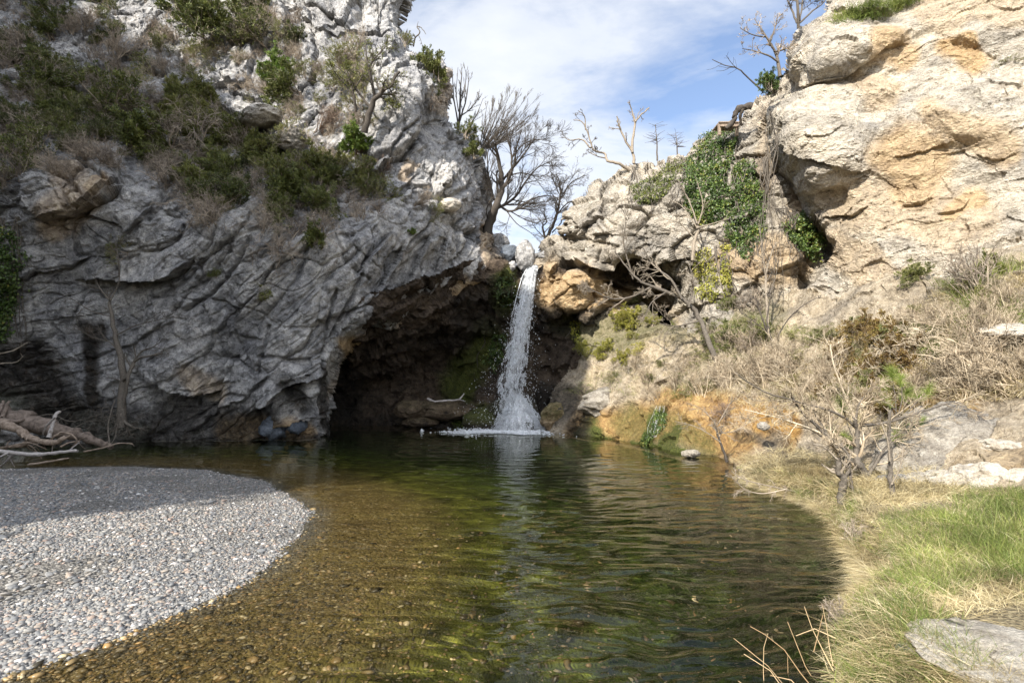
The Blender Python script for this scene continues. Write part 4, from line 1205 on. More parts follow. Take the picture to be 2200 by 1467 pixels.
def shrub_meshes(kind, leafmat, twigmat):
    key = (kind, leafmat.name if leafmat else '', twigmat.name)
    if key not in MESHC:
        st, lf = SK[kind]
        MESHC[key] = (st.mesh('stems', twigmat, True, 'v'), lf.mesh('foliage', leafmat, False, 'v') if lf else None)
    return MESHC[key]


def basis(nrm, up, rz):
    z = unit(nrm * up[0] + np.array([0, 0, 1.0]) * up[1])
    x = unit(np.cross(z, [0.3, 1, 0.1])); y = np.cross(z, x)
    c, s = math.cos(rz), math.sin(rz)
    return np.stack([x * c + y * s, -x * s + y * c, z], 1)


def shrub(px, py, size, kind, leafmat, twigmat, name, label, cat='shrub', group=None, rz=0.0, squash=1.0, names=None, lean=0.5):
    h = surf(px, py, names)
    if h is None: return None
    p, n, _ = h
    Bm = basis(n, (lean, 1.0), rz)
    root = empty(name)
    M = Matrix(((Bm[0, 0] * size, Bm[0, 1] * size, Bm[0, 2] * size * squash, p[0]), (Bm[1, 0] * size, Bm[1, 1] * size, Bm[1, 2] * size * squash, p[1]),
                (Bm[2, 0] * size, Bm[2, 1] * size, Bm[2, 2] * size * squash, p[2]), (0, 0, 0, 1)))
    root.matrix_world = M
    tag(root, label, cat, group)
    ms, mf = shrub_meshes(kind, leafmat, twigmat)
    link('stems', ms, root)
    if mf: link('foliage', mf, root)
    return root


def brush_mass(name, spots, kinds, leafmat, twigmat, label, cat, seed, names=None, lean=0.5, part='leaf'):
    """undergrowth: a thicket that nobody could count, one object; returns nothing"""
    rnd = np.random.default_rng(seed)
    for which, mat in ((0, twigmat), (1, leafmat)):
        pass
    st, lf = MB(), MB()
    for (px, py, size) in spots:
        h = surf(px, py, names)
        if h is None: continue
        p, n, _ = h
        Bm = basis(n, (lean, 1.0), rnd.uniform(0, 6.28))
        S, Lf = SK[kinds[rnd.integers(len(kinds))]]
        sc = size * rnd.uniform(0.8, 1.2)
        dv = rnd.normal() * 0.15
        for src, dst in ((S, st), (Lf, lf)):
            if src is None or not src.n: continue
            V = np.concatenate(src.V) @ Bm.T * sc + p
            F = {k: np.concatenate(v) for k, v in src.F.items()}
            A = np.clip(np.concatenate(src.A) + dv, 0, 1)
            first = True
            dst.V.append(V); dst.A.append(A)
            for k, f in F.items(): dst.F.setdefault(k, []).append(f + dst.n)
            dst.n += len(V)
    obs = []
    if lf.n:
        V = np.concatenate(st.V + lf.V); off = st.n
        Fs, mi = [], []
        me_mats = []
        Fl = []
        for k, f in st.F.items(): Fl.append((np.concatenate(f), 0))
        for k, f in lf.F.items(): Fl.append((np.concatenate(f) + off, 1))
        me = mesh_np(name, V, [f for f, _ in Fl], False, {'v': np.concatenate(st.A + lf.A)})
        me.materials.append(twigmat); me.materials.append(leafmat)
        me.polygons.foreach_set('material_index', np.concatenate([np.full(len(f), i, np.int32) for f, i in Fl]))
    else:
        me = st.mesh(name, twigmat, True, 'v')
    o = link(name, me)
    tag(o, label, cat, kind='stuff')
    return o


def scatter_poly(poly, n, size, seed, jitter=0.35):
    rnd = np.random.default_rng(seed)
    poly = np.asarray(poly, float); lo, hi = poly.min(0), poly.max(0)
    out = []
    while len(out) < n:
        q = rnd.uniform(lo, hi, (n * 3, 2))
        ok = in_poly(q[:, 0], q[:, 1], poly)
        out += [tuple(a) for a in q[ok]]
    return [(x, y, size * rnd.uniform(1 - jitter, 1 + jitter)) for x, y in out[:n]]


shade_edge_leaves()
# ------------------------------------------------------------------ left cliff: terrace thicket, shrubs, trees
LN = ['cliff_left']
brush_mass('undergrowth', scatter_poly([(0, 60), (60, 90), (160, 130), (330, 190), (470, 260), (590, 320), (740, 400), (700, 470), (560, 480), (440, 470), (380, 400), (290, 340), (160, 330), (60, 370), (0, 360)], 112, 0.75, 1),
           ['dense_a', 'dense_b', 'loose_a', 'loose_b'], ML_dark, MT_dry, 'dark green thicket covering the terrace of the left cliff', 'undergrowth', 11, LN)
brush_mass('sunlit_undergrowth', scatter_poly([(330, 205), (430, 205), (540, 270), (600, 320), (760, 345), (800, 400), (830, 430), (700, 420), (560, 370), (430, 310), (340, 260)], 60, 0.7, 2),
           ['dense_a', 'loose_a', 'dense_b'], ML_olive, MT_dry, 'yellow green low scrub running along the sunlit edge of the terrace', 'undergrowth', 12, LN)
brush_mass('dry_brush', scatter_poly([(0, 120), (150, 150), (300, 170), (420, 230), (560, 330), (720, 400), (860, 450), (700, 520), (520, 500), (420, 470), (300, 350), (0, 400)], 100, 0.8, 3),
           ['twig_a', 'twig_b', 'twig_droop'], None, MT_dry, 'tangled grey dry brush mixed among the green thicket on the left cliff', 'dry brush', 13, LN)
brush_mass('high_scrub', scatter_poly([(0, -40), (330, -40), (640, -30), (655, 130), (600, 150), (480, 110), (400, 170), (250, 160), (100, 140), (0, 130)], 78, 0.85, 4),
           ['dense_b', 'loose_a', 'loose_b', 'twig_a', 'twig_b', 'twig_droop', 'twig_a'], ML_dark, MT_dry, 'dark scrub and grey twigs growing over the top of the left cliff', 'undergrowth', 14, LN)
brush_mass('sunlit_brush', scatter_poly([(330, 110), (480, 90), (640, 110), (660, 260), (700, 330), (780, 360), (700, 370), (640, 330), (560, 230), (440, 190), (360, 170)], 46, 0.6, 6),
           ['twig_a', 'twig_b', 'loose_b', 'twig_droop'], ML_olive, MT_dry, 'dry twigs and olive tufts between the sunlit rocks of the upper left cliff', 'undergrowth', 16, LN)
brush_mass('pillar_scrub', scatter_poly([(650, 140), (760, 90), (800, 180), (820, 260), (760, 300), (690, 280)], 26, 0.75, 5),
           ['twig_a', 'twig_b', 'loose_b'], ML_olive, MT_dry, 'grey twiggy scrub covering the hollow beside the rock pillar', 'undergrowth', 15, LN)

LS = [
    (600, 190, 1.5, 'dense_a', ML_bright, MT_dry, 'bright yellow-green bush catching the sun on the upper left cliff'),
    (455, 80, 2.2, 'dense_b', ML_dark, MT_dry, 'largest dark evergreen bush near the top of the left cliff'),
    (385, 45, 1.8, 'dense_c', ML_dark, MT_dry, 'dark evergreen bush left of the largest one at the cliff top'),
    (560, 90, 1.6, 'loose_a', ML_dark, MT_dry, 'loose green bush hanging with grey twigs right of the dark evergreen'),
    (640, 200, 1.5, 'dense_b', ML_dark, MT_dry, 'dark bush right behind the bright yellow-green bush'),
    (765, 330, 1.15, 'dense_a', ML_bright, MT_red, 'round fresh green bush at the foot of the gnarled cliff tree'),
    (690, 285, 1.2, 'twig_c', None, MT_red, 'reddish bare bush with upright twigs left of the gnarled tree'),
    (675, 380, 1.2, 'dense_b', ML_olive, MT_dry, 'low olive bush at the right end of the terrace scrub'),
    (610, 430, 1.3, 'dense_a', ML_dark, MT_dry, 'dark bush hanging over the middle of the slab face'),
    (680, 455, 1.1, 'dense_b', ML_dark, MT_dry, 'dark rounded bush at the right lower edge of the thicket'),
    (815, 425, 0.95, 'loose_b', ML_olive, MT_dry, 'sparse green bush under the reddish twigs right of the terrace'),
    (810, 375, 0.95, 'twig_a', None, MT_red, 'reddish leafless bush on the ledge below the rock pillar'),
    (895, 440, 0.8, 'twig_c', None, MT_dry, 'grey leafless bush on the ledge near the cliff edge'),
    (930, 455, 0.6, 'loose_b', ML_olive, MT_dry, 'small olive tuft beside the white boulder on the ledge'),
    (680, 530, 0.75, 'dense_a', ML_dark, MT_dry, 'small dark bush clinging alone to the slab face'),
    (555, 640, 0.5, 'loose_a', ML_olive, MT_dry, 'thin olive tuft low on the middle of the slab face'),
    (460, 475, 1.2, 'twig_b', None, MT_dry, 'grey tangled bush with a curled pale branch on the slab face'),
    (600, 540, 1.0, 'twig_droop', None, MT_dry, 'drooping grey bush left of the small dark bush on the face'),
    (425, 290, 1.5, 'twig_droop', None, MT_dry, 'large drooping grey bush in the middle of the dark thicket'),
    (250, 250, 1.9, 'loose_a', ML_dark, MT_dry, 'tall dark bush with brown twigs left of the drooping grey bush'),
    (300, 330, 1.5, 'dense_c', ML_dark, MT_dry, 'dark bush just above the brown slab block'),
    (90, 200, 1.4, 'dense_b', ML_dark, MT_dry, 'green bush with straight bare shoots at the left edge of the photo'),
    (35, 380, 1.4, 'loose_b', ML_dark, MT_dry, 'dusky bush hanging beside the brown slab block at the left edge'),
    (270, 540, 0.6, 'loose_b', ML_olive, MT_dry, 'faint olive tuft above the folded ledge on the left face'),
    (880, 500, 0.28, 'dense_a', ML_bright, MT_dry, 'tiny green plant in a crack below the ledge'),
    (465, 597, 0.3, 'dense_b', ML_dark, MT_dry, 'tiny dark plant in the steep crack of the slab face'),
]
for i, (px, py, sz, kd, lm, tm, lab) in enumerate(LS):
    nm = 'bare_bush' if lm is None else 'bush'
    shrub(px, py, sz, kd, lm, tm, nm, lab, 'bush', 'bushes growing on the left cliff', rz=i * 1.7, names=LN, lean=0.9)


# bushes against the sky on the cliff rim (they stand just behind the edge)
def rim_shrub(px, py, Y, sz, kd, lm, tm, nm, lab, rz=0.0, group=None):
    p = P(px, py, Y)
    root = empty(nm, p, rz); root.scale = (sz, sz, sz)
    tag(root, lab, 'bush', group)
    ms, mf = shrub_meshes(kd, lm, tm)
    link('stems', ms, root)
    if mf: link('foliage', mf, root)
    return root


G = 'dark bushes along the rim of the left cliff'
rim_shrub(905, 150, 20.6, 1.1, 'dense_a', ML_dark, MT_dry, 'bush', 'dark green bush on the cliff rim below the twisted twig', 0.4, G)
rim_shrub(938, 172, 20.8, 1.15, 'dense_c', ML_olive, MT_dry, 'bush', 'olive green bush on the rim, larger and right of the dark one', 1.4, G)
rim_shrub(925, 215, 20.4, 1.2, 'dense_b', ML_dark, MT_dry, 'bush', 'shaded dark bush tucked under the two rim bushes', 2.4, G)
rim_shrub(870, 95, 20.6, 0.7, 'loose_a', ML_olive, MT_dry, 'bush', 'small sparse bush at the foot of the topmost rock face', 2.9, G)
rim_shrub(1000, 290, 20.9, 0.8, 'dense_b', ML_dark, MT_dry, 'bush', 'dark bush on the rim in front of the upright bare trees', 0.9, G)
rim_shrub(1020, 335, 21.0, 0.8, 'dense_a', ML_dark, MT_dry, 'bush', 'lowest dark bush on the rim beside the fan-shaped bare tree', 1.9, G)
rim_shrub(925, 230, 20.3, 1.0, 'twig_droop', None, MT_dry, 'bare_bush', 'grey twigs hanging down from the dark rim bushes', 1.9, G)

SPB = dict(levels=3, kids=5.6, klen=1.4, wander=0.11, up=0.05, rmin=0.0045, ratio=(0.45, 0.75), ang=(0.3, 0.8), t0=0.12, maxl=2.6, seg=0.22)
gn = limb_tree('cliff_tree', 'gnarled dark tree with thin leaves rooted beside the rock pillar', 'tree',
               [([(783, 285), (795, 235), (812, 205), (835, 185), (858, 155)], 0.12, 0.045), ([(806, 215), (800, 180), (790, 140), (785, 100)], 0.06, 0.02, 0.2), ([(835, 188), (850, 215), (843, 230)], 0.03, 0.01),
                ([(800, 235), (770, 200), (745, 160), (715, 140)], 0.05, 0.015), ([(790, 150), (810, 120), (830, 100)], 0.04, 0.012)], 17.6,
               dict(levels=2, kids=8.0, wander=0.22, up=0.04, rmin=0.0065, ratio=(0.4, 0.7), t0=0.2, maxl=1.5, seg=0.15), (MB_dark, MB_grey), 51, 0.2, leaves=(5, 0.07, ML_olive))
limb_tree('cliff_tree', 'small brown-stemmed tree with olive leaves left of the gnarled tree', 'tree',
          [([(765, 240), (760, 205), (752, 175), (745, 150)], 0.05, 0.02), ([(758, 205), (735, 175), (715, 150)], 0.03, 0.012), ([(757, 200), (775, 170), (785, 150)], 0.03, 0.012)], 17.9,
          dict(levels=2, kids=6.0, wander=0.2, up=0.05, rmin=0.006, ratio=(0.4, 0.7), t0=0.2, maxl=1.1, seg=0.15), (MB_dark, MB_grey), 52, 0.2, leaves=(9, 0.07, ML_olive))
limb_tree('rim_tree', 'tiny twisted bare tree at the top of the left cliff rim', 'tree',
          [([(888, 100), (892, 82), (902, 70), (896, 58), (905, 60), (915, 74)], 0.035, 0.012), ([(900, 78), (905, 90), (903, 96)], 0.015, 0.008)], 20.8,
          dict(levels=1, kids=6.0, wander=0.25, up=0.02, rmin=0.007, ratio=(0.3, 0.5), maxl=0.8, seg=0.1), (MB_grey, MB_grey), 53, 0.1)
# bare trees in the gap
limb_tree('bare_tree', 'large dark bare tree with many heavy limbs left of the gap above the fall', 'tree',
          [([(1044, 510), (1054, 470), (1068, 440), (1078, 400), (1072, 350), (1064, 310)], 0.234, 0.048),
           ([(1060, 450), (1085, 440), (1110, 420), (1130, 390), (1150, 365), (1175, 350)], 0.078, 0.016), ([(1070, 435), (1088, 452), (1112, 450), (1140, 430), (1175, 420), (1200, 425)], 0.062, 0.012),
           ([(1075, 410), (1095, 380), (1100, 340), (1092, 300), (1085, 270)], 0.070, 0.014), ([(1078, 390), (1110, 350), (1135, 320), (1150, 290)], 0.062, 0.012), ([(1062, 430), (1050, 380), (1048, 330), (1056, 290)], 0.047, 0.012),
           ([(1100, 340), (1125, 310), (1160, 300), (1185, 305)], 0.031, 0.010), ([(1085, 380), (1120, 372), (1160, 380), (1190, 365)], 0.039, 0.010), ([(1050, 480), (1045, 450), (1058, 420), (1052, 400)], 0.039, 0.016),
           ([(1088, 452), (1110, 480), (1140, 500), (1160, 520)], 0.027, 0.008)], 22.5, SPB, (MB_dark, MB_dark), 61, 0.3)
limb_tree('bare_tree', 'leafless tree with a dense fan of thin branches sweeping right', 'tree',
          [([(1000, 400), (1012, 350), (1030, 322)], 0.14, 0.08)] + [([(1026, 328), (1026 + dx * 0.5, 328 - dyy * 0.4), (1026 + dx, 328 - dyy)], 0.034, 0.008) for dx, dyy in
           ((20, 100), (38, 115), (55, 122), (70, 125), (85, 118), (100, 112), (112, 100), (118, 85), (112, 68), (105, 55), (48, 95), (78, 92))], 24.0,
          dict(levels=2, kids=10.0, wander=0.07, up=0.06, rmin=0.0048, ratio=(0.3, 0.6), ang=(0.12, 0.45), t0=0.25, maxl=2.4, seg=0.25), (MB_dark, MB_grey), 62, 0.3)
limb_tree('bare_tree', 'slender upright bare tree with parallel stems behind the left cliff rim', 'tree',
          [([(985, 290), (988, 220), (992, 150)], 0.07, 0.015), ([(985, 270), (975, 210), (972, 150)], 0.045, 0.012), ([(988, 260), (1002, 210), (1008, 165)], 0.045, 0.012), ([(990, 250), (1015, 230), (1030, 205)], 0.04, 0.012),
           ([(985, 240), (980, 200), (984, 145)], 0.03, 0.01), ([(990, 220), (1000, 180), (1001, 150)], 0.03, 0.01), ([(1004, 270), (1020, 255), (1038, 212)], 0.03, 0.01)], 24.5,
          dict(levels=2, kids=6.0, wander=0.1, up=0.12, rmin=0.0055, ratio=(0.3, 0.5), ang=(0.2, 0.6), t0=0.2, maxl=1.6, seg=0.2), (MB_dark, MB_grey), 63, 0.2)
limb_tree('bare_tree', 'thin crooked bare tree standing right behind the waterfall lip', 'tree',
          [([(1172, 550), (1176, 510), (1190, 480), (1200, 440), (1204, 400), (1195, 375)], 0.10, 0.02), ([(1178, 535), (1166, 490), (1175, 475), (1160, 450)], 0.06, 0.015), ([(1190, 470), (1215, 440), (1235, 430), (1250, 428)], 0.04, 0.012),
           ([(1202, 430), (1225, 395), (1250, 380), (1265, 375)], 0.04, 0.01), ([(1186, 500), (1205, 480), (1210, 460)], 0.035, 0.012), ([(1200, 415), (1190, 390), (1180, 360)], 0.03, 0.01)], 24.5,
          dict(levels=3, kids=4.5, wander=0.18, up=0.04, rmin=0.0055, ratio=(0.45, 0.7), t0=0.15, maxl=2.0, seg=0.18), (MB_dark, MB_grey), 64, 0.25)
SPD = dict(levels=3, kids=3.6, wander=0.24, up=0.03, rmin=0.006, ratio=(0.35, 0.6), t0=0.35, maxl=1.3, seg=0.12)
limb_tree('dead_tree', 'pale dead branch arching left over the white bluff', 'tree',
          [([(1352, 366), (1330, 352), (1305, 345), (1298, 330), (1275, 322), (1265, 290), (1250, 262), (1232, 258)], 0.065, 0.014), ([(1268, 318), (1250, 300), (1225, 302), (1212, 295)], 0.04, 0.012),
           ([(1258, 280), (1256, 250), (1242, 238)], 0.03, 0.012), ([(1300, 340), (1280, 335), (1262, 325)], 0.03, 0.012)], 20.5, SPD, (MB_pale, MB_grey), 65, 0.15)
limb_tree('dead_tree', 'pale forked dead trunk standing upright on the white bluff', 'tree',
          [([(1362, 352), (1360, 330), (1345, 305), (1332, 275), (1325, 250)], 0.065, 0.025), ([(1359, 328), (1360, 300), (1365, 265), (1375, 250), (1395, 232)], 0.06, 0.02), ([(1366, 262), (1358, 238), (1352, 220)], 0.035, 0.015)], 20.6,
          dict(SPD, kids=2.5), (MB_pale, MB_pale), 66, 0.1)
for k, (bx, by, tx, ty, lab) in enumerate([(1412, 345, 1408, 268, 'taller of two spindly bare saplings behind the forked dead trunk'), (1455, 342, 1452, 285, 'shorter of two spindly bare saplings behind the white bluff')]):
    limb_tree('bare_sapling', lab, 'sapling', [([(bx, by), ((bx + tx) / 2 + 1, (by + ty) / 2), (tx, ty)], 0.045, 0.01)], 24.0 + k,
              dict(levels=1, kids=26.0, wander=0.1, up=-0.01, rmin=0.0055, ratio=(0.35, 0.6), ang=(1.1, 1.5), t0=0.1, maxl=1.6, seg=0.2), (MB_grey, MB_grey), 70 + k, 0.05, group='spindly bare saplings')

# sapling standing on exposed roots at the foot of the left cliff
limb_tree('rooted_tree', 'bare tree with exposed pale roots at the foot of the left cliff', 'tree',
          [([(262, 918), (262, 860), (264, 800), (252, 740), (243, 690), (236, 645)], 0.13, 0.035), ([(236, 645), (222, 630), (208, 608)], 0.035, 0.012), ([(238, 645), (250, 620), (258, 595)], 0.03, 0.012), ([(262, 820), (275, 805), (290, 775), (320, 765), (350, 758)], 0.06, 0.016),
           ([(252, 925), (262, 880), (270, 845), (276, 810), (288, 780)], 0.045, 0.035), ([(262, 900), (282, 915), (300, 920)], 0.05, 0.02), ([(262, 890), (250, 915), (232, 935)], 0.045, 0.02), ([(266, 905), (275, 925), (282, 935)], 0.045, 0.02),
           ([(256, 760), (236, 735), (200, 725), (160, 700)], 0.02, 0.008), ([(250, 720), (290, 700), (330, 690), (375, 680)], 0.02, 0.008), ([(245, 680), (200, 670), (150, 640)], 0.02, 0.008), ([(256, 595), (255, 560), (248, 520)], 0.02, 0.008), ([(285, 780), (305, 755), (330, 745), (345, 735)], 0.03, 0.01)], 15.0,
          dict(levels=2, kids=4.0, wander=0.2, up=0.03, rmin=0.0045, ratio=(0.4, 0.7), t0=0.35, maxl=1.1, seg=0.12), (MB_grey, MB_grey), 71, 0.08)
# ------------------------------------------------------------------ grass blades
def blades(Pn, D, Ln, Wd, bend, rnd, v=None):
    """curved strips; Pn roots, D unit directions"""
    n = len(Pn)
    sidev = np.cross(D, rnd.normal(size=(n, 3))); sidev /= np.maximum(np.linalg.norm(sidev, axis=1, keepdims=True), 1e-9)
    fall = np.cross(sidev, D); fall /= np.maximum(np.linalg.norm(fall, axis=1, keepdims=True), 1e-9)
    fall[fall[:, 2] > 0] *= -1
    fall = fall * 0.6 + np.array([0, 0, -0.4])
    rows = []
    for t in (0, 0.35, 0.7, 1.0):
        c = Pn + D * (Ln * t)[:, None] + fall * (bend * Ln * t * t)[:, None]
        w = (Wd * (1 - t * 0.85) * 0.5)[:, None]
        rows += [c - sidev * w, c + sidev * w]
    V = np.stack(rows, 1).reshape(-1, 3)
    b = np.arange(n)[:, None] * 8
    F = np.concatenate([b + np.array([[k, k + 1, k + 3, k + 2]]) for k in (0, 2, 4)])
    a = np.repeat(rnd.random(n) if v is None else np.clip(v, 0, 1), 8)
    return V, F, a


def grass(name, poly, ntuft, per, length, width, mat, label, cat, seed, flat=0.5, bend=0.6, names=None, skip=(), filt=None, spread=0.05, ground=True, lean=(0, 0, 0)):
    rnd = np.random.default_rng(seed)
    spots = scatter_poly(poly, ntuft, 1.0, seed + 1, 0.0)
    Pn, Sz = [], []
    for (x, y, s) in spots:
        if any(in_poly(np.array([x]), np.array([y]), q)[0] for q in skip): continue
        h = surf(x, y, names, ground)
        if h is None or h[0][2] < (0.02 if ground else -0.08): continue
        if filt is not None and not filt(h[0], rnd): continue
        Pn.append(h[0])
    if not Pn: return None
    Pn = np.array(Pn)
    m = len(Pn)
    tl = rnd.normal(size=(m, 3)) * flat; tl[:, 2] = 0
    szt = np.exp(rnd.normal(size=m) * 0.25); vt = 0.5 + 0.25 * fbm(Pn / 0.6, seed + 5, 3) * 2 + rnd.normal(size=m) * 0.08
    idx = np.repeat(np.arange(m), per)
    n = len(idx)
    Q = Pn[idx] + rnd.normal(size=(n, 3)) * np.array([spread, spread, 0.0]) - np.array([0, 0, 0.02])
    D = tl[idx] + rnd.normal(size=(n, 3)) * flat * 0.7 + np.array([0, 0, 1.0]) + np.array(lean)
    D[:, 2] = np.abs(D[:, 2]); D /= np.linalg.norm(D, axis=1, keepdims=True)
    L_ = length * szt[idx] * rnd.uniform(0.5, 1.3, n); w_ = width * rnd.uniform(0.6, 1.3, n)
    bd = bend * rnd.uniform(0.3, 1.4, n)
    V, F, a = blades(Q, D, L_, w_, bd, rnd, vt[idx] + rnd.normal(size=n) * 0.16)
    o = link(name, mesh_np(name, V, F, True, {'v': a}, mat))
    tag(o, label, cat, kind='stuff')
    return o


FLAT_ROCK = [(1960, 1345), (2060, 1318), (2200, 1300), (2300, 1300), (2300, 1467), (2190, 1467), (2150, 1440), (2050, 1385), (1950, 1352)]
WHITE_B = [(2068, 990), (2200, 1000), (2205, 1050), (2075, 1050)]
BANK = [(1560, 1000), (1700, 1010), (1800, 1040), (1900, 1075), (2000, 1050), (2250, 1045), (2250, 1500), (1815, 1500), (1818, 1380), (1830, 1320), (1860, 1270), (1880, 1245), (1830, 1190), (1800, 1120), (1700, 1075), (1600, 1040)]


def patchy(scale, thr, seed, sign=1):
    def f(p, rnd):
        v = float(fbm(p[None] / scale, seed, 3)[0])
        return sign * (v - thr) > rnd.normal() * 0.06
    return f


gb = tuple(['ground', 'slope'])
grass('straw_grass', BANK, 7500, 11, 0.125, 0.0038, MG_straw, 'pale dry matted grass covering the bank on the right', 'dry grass', 21, 0.95, 0.9, ['slope'], [FLAT_ROCK, WHITE_B], lean=(-0.35, -0.1, 0))
grass('green_grass', BANK, 9500, 9, 0.12, 0.0042, MG_green, 'fresh green grass growing in patches through the dry grass on the right bank', 'grass', 22, 0.5, 0.6, ['slope'], [FLAT_ROCK, WHITE_B], patchy(0.5, -0.10, 41))
grass('lush_grass', [(2000, 1120), (2100, 1070), (2250, 1060), (2250, 1260), (2150, 1210), (2080, 1180)], 600, 9, 0.17, 0.005, MG_green, 'tall lush green grass at the right edge below the white boulder', 'grass', 23, 0.35, 0.45, ['slope'], [WHITE_B])
grass('edge_grass', [(1560, 1000), (1640, 1035), (1740, 1075), (1800, 1105), (1840, 1160), (1880, 1215), (1910, 1245), (1860, 1290), (1810, 1350), (1800, 1467), (1810, 1467), (1812, 1380), (1825, 1320), (1850, 1270), (1858, 1250), (1815, 1190), (1780, 1110), (1700, 1072), (1600, 1038)], 1700, 14, 0.19, 0.0036, MG_straw,
      'long straw grass hanging over the edge of the bank into the pool', 'dry grass', 24, 0.9, 1.3, ['slope'], [], lean=(-0.55, -0.35, -0.3), spread=0.03)
OUT = [(2240, 1040), (2700, 1020), (3100, 1100), (3100, 1520), (2240, 1500)]
grass('side_straw_grass', OUT, 3600, 10, 0.13, 0.004, MG_straw, 'dry grass of the bank running on beyond the right edge of the photo', 'dry grass', 25, 0.95, 0.9, ['slope'], [FLAT_ROCK], lean=(-0.35, -0.1, 0))
grass('side_green_grass', OUT, 3600, 9, 0.12, 0.0045, MG_green, 'green grass of the bank running on beyond the right edge of the photo', 'grass', 26, 0.5, 0.6, ['slope'], [FLAT_ROCK], patchy(0.5, -0.1, 41))
# slope growth
SL = ['slope', 'cliff_right']
grass('slope_grass', [(1230, 830), (1270, 760), (1420, 710), (1560, 690), (1680, 700), (1760, 780), (1850, 740), (1950, 680), (2020, 620), (2250, 580), (2250, 850), (2050, 870), (1900, 930), (1700, 890), (1560, 860), (1400, 840), (1250, 850)], 3600, 9, 0.26, 0.007, MG_straw,
      'pale dry grass in tufts over the slope between the pool and the right cliff', 'dry grass', 31, 0.5, 0.7, SL, [], patchy(0.8, -0.12, 46), 0.1, False)
grass('slope_green_grass', [(1200, 840), (1300, 800), (1420, 770), (1500, 700), (1620, 650), (1700, 700), (1950, 700), (2150, 640), (2180, 780), (1950, 860), (1700, 860), (1500, 870), (1420, 850), (1250, 850)], 3200, 10, 0.22, 0.007, MG_green,
      'grey green grass in patches on the slope right of the fall', 'grass', 32, 0.5, 0.8, SL, [], patchy(1.2, 0.0, 43), 0.1, False)
grass('upper_green_grass', [(1990, 580), (2200, 560), (2250, 700), (2150, 740), (2050, 640)], 500, 10, 0.38, 0.009, MG_green, 'green grass among the dry stalks high on the right slope', 'grass', 33, 0.4, 0.6, SL, [], patchy(0.9, 0.0, 44), 0.1, False)
grass('foot_grass', [(1560, 990), (1700, 960), (1850, 1000), (1960, 1000), (2080, 1060), (1900, 1090), (1800, 1060), (1650, 1030)], 1500, 12, 0.22, 0.006, MG_straw, 'dry tufts below the bare trees at the foot of the slope', 'dry grass', 34, 0.8, 0.9, SL, [], None, 0.06)
grass('cliff_top_grass', [(1780, 40), (1850, 15), (1960, -5), (1965, 12), (1880, 45), (1800, 50)], 300, 12, 0.3, 0.014, MG_green, 'strip of green grass on the ledge at the top of the right cliff', 'grass', 35, 0.5, 0.6, ['cliff_right'], [], None, 0.12, False)
grass('moss_fringe', [(1240, 938), (1330, 948), (1400, 962), (1540, 1000), (1540, 1010), (1400, 975), (1330, 962), (1240, 950)], 500, 12, 0.07, 0.012, ML_bright, 'bright green moss fringe along the waterline of the ochre rock', 'moss', 36, 1.0, 0.6, ['slope'], [], None, 0.08, False)

brush_mass('slope_brush', scatter_poly([(1290, 830), (1420, 760), (1560, 730), (1700, 740), (1760, 790), (1900, 760), (2000, 700), (2230, 660), (2230, 860), (2060, 860), (1950, 900), (1700, 900), (1560, 880), (1420, 870)], 34, 0.7, 41),
           ['twig_c', 'twig_a', 'twig_c'], None, MT_tan, 'thicket of pale leafless stalks covering the right slope', 'dry brush', 42, SL, 0.3)
brush_mass('pale_thicket', scatter_poly([(1500, 800), (1640, 740), (1780, 760), (1960, 700), (2120, 700), (2200, 800), (2000, 870), (1900, 900), (1760, 930), (1600, 900)], 26, 0.8, 49),
           ['twig_a', 'twig_c', 'twig_b'], None, MT_tan, 'pale web of bare twigs behind the crooked bank tree', 'dry brush', 50, SL, 0.2)
brush_mass('slope_greens', scatter_poly([(1260, 820), (1400, 780), (1560, 740), (1700, 720), (1900, 700), (2150, 620), (2180, 800), (1960, 860), (1700, 860), (1500, 850)], 40, 0.4, 52),
           ['loose_a', 'loose_b'], ML_olive, MT_tan, 'small olive shoots scattered through the dry growth of the slope', 'undergrowth', 53, SL, 0.3)
brush_mass('rust_fern', scatter_poly([(1760, 760), (1860, 720), (1960, 740), (2000, 830), (1900, 900), (1760, 860)], 34, 0.5, 43), ['dense_b', 'loose_a'], ML_rust, MT_tan, 'rust brown ferns in the middle of the right slope', 'fern', 44, SL, 0.4)
brush_mass('slope_scrub', scatter_poly([(1440, 700), (1600, 640), (1680, 640), (1640, 760), (1500, 800)], 22, 0.55, 45), ['loose_a', 'loose_b', 'twig_a'], ML_olive, MT_dry, 'olive and grey scrub under the ivy covered bluff', 'undergrowth', 46, SL, 0.4)
brush_mass('yellow_scrub', scatter_poly([(1250, 720), (1330, 690), (1400, 680), (1420, 740), (1330, 790), (1250, 790)], 16, 0.45, 47), ['loose_a', 'dense_b'], ML_yell, MT_dry, 'yellow green creepers on the wall right of the fall', 'creeper', 48, ['slope', 'cave_wall', 'cliff_middle'], 0.9)

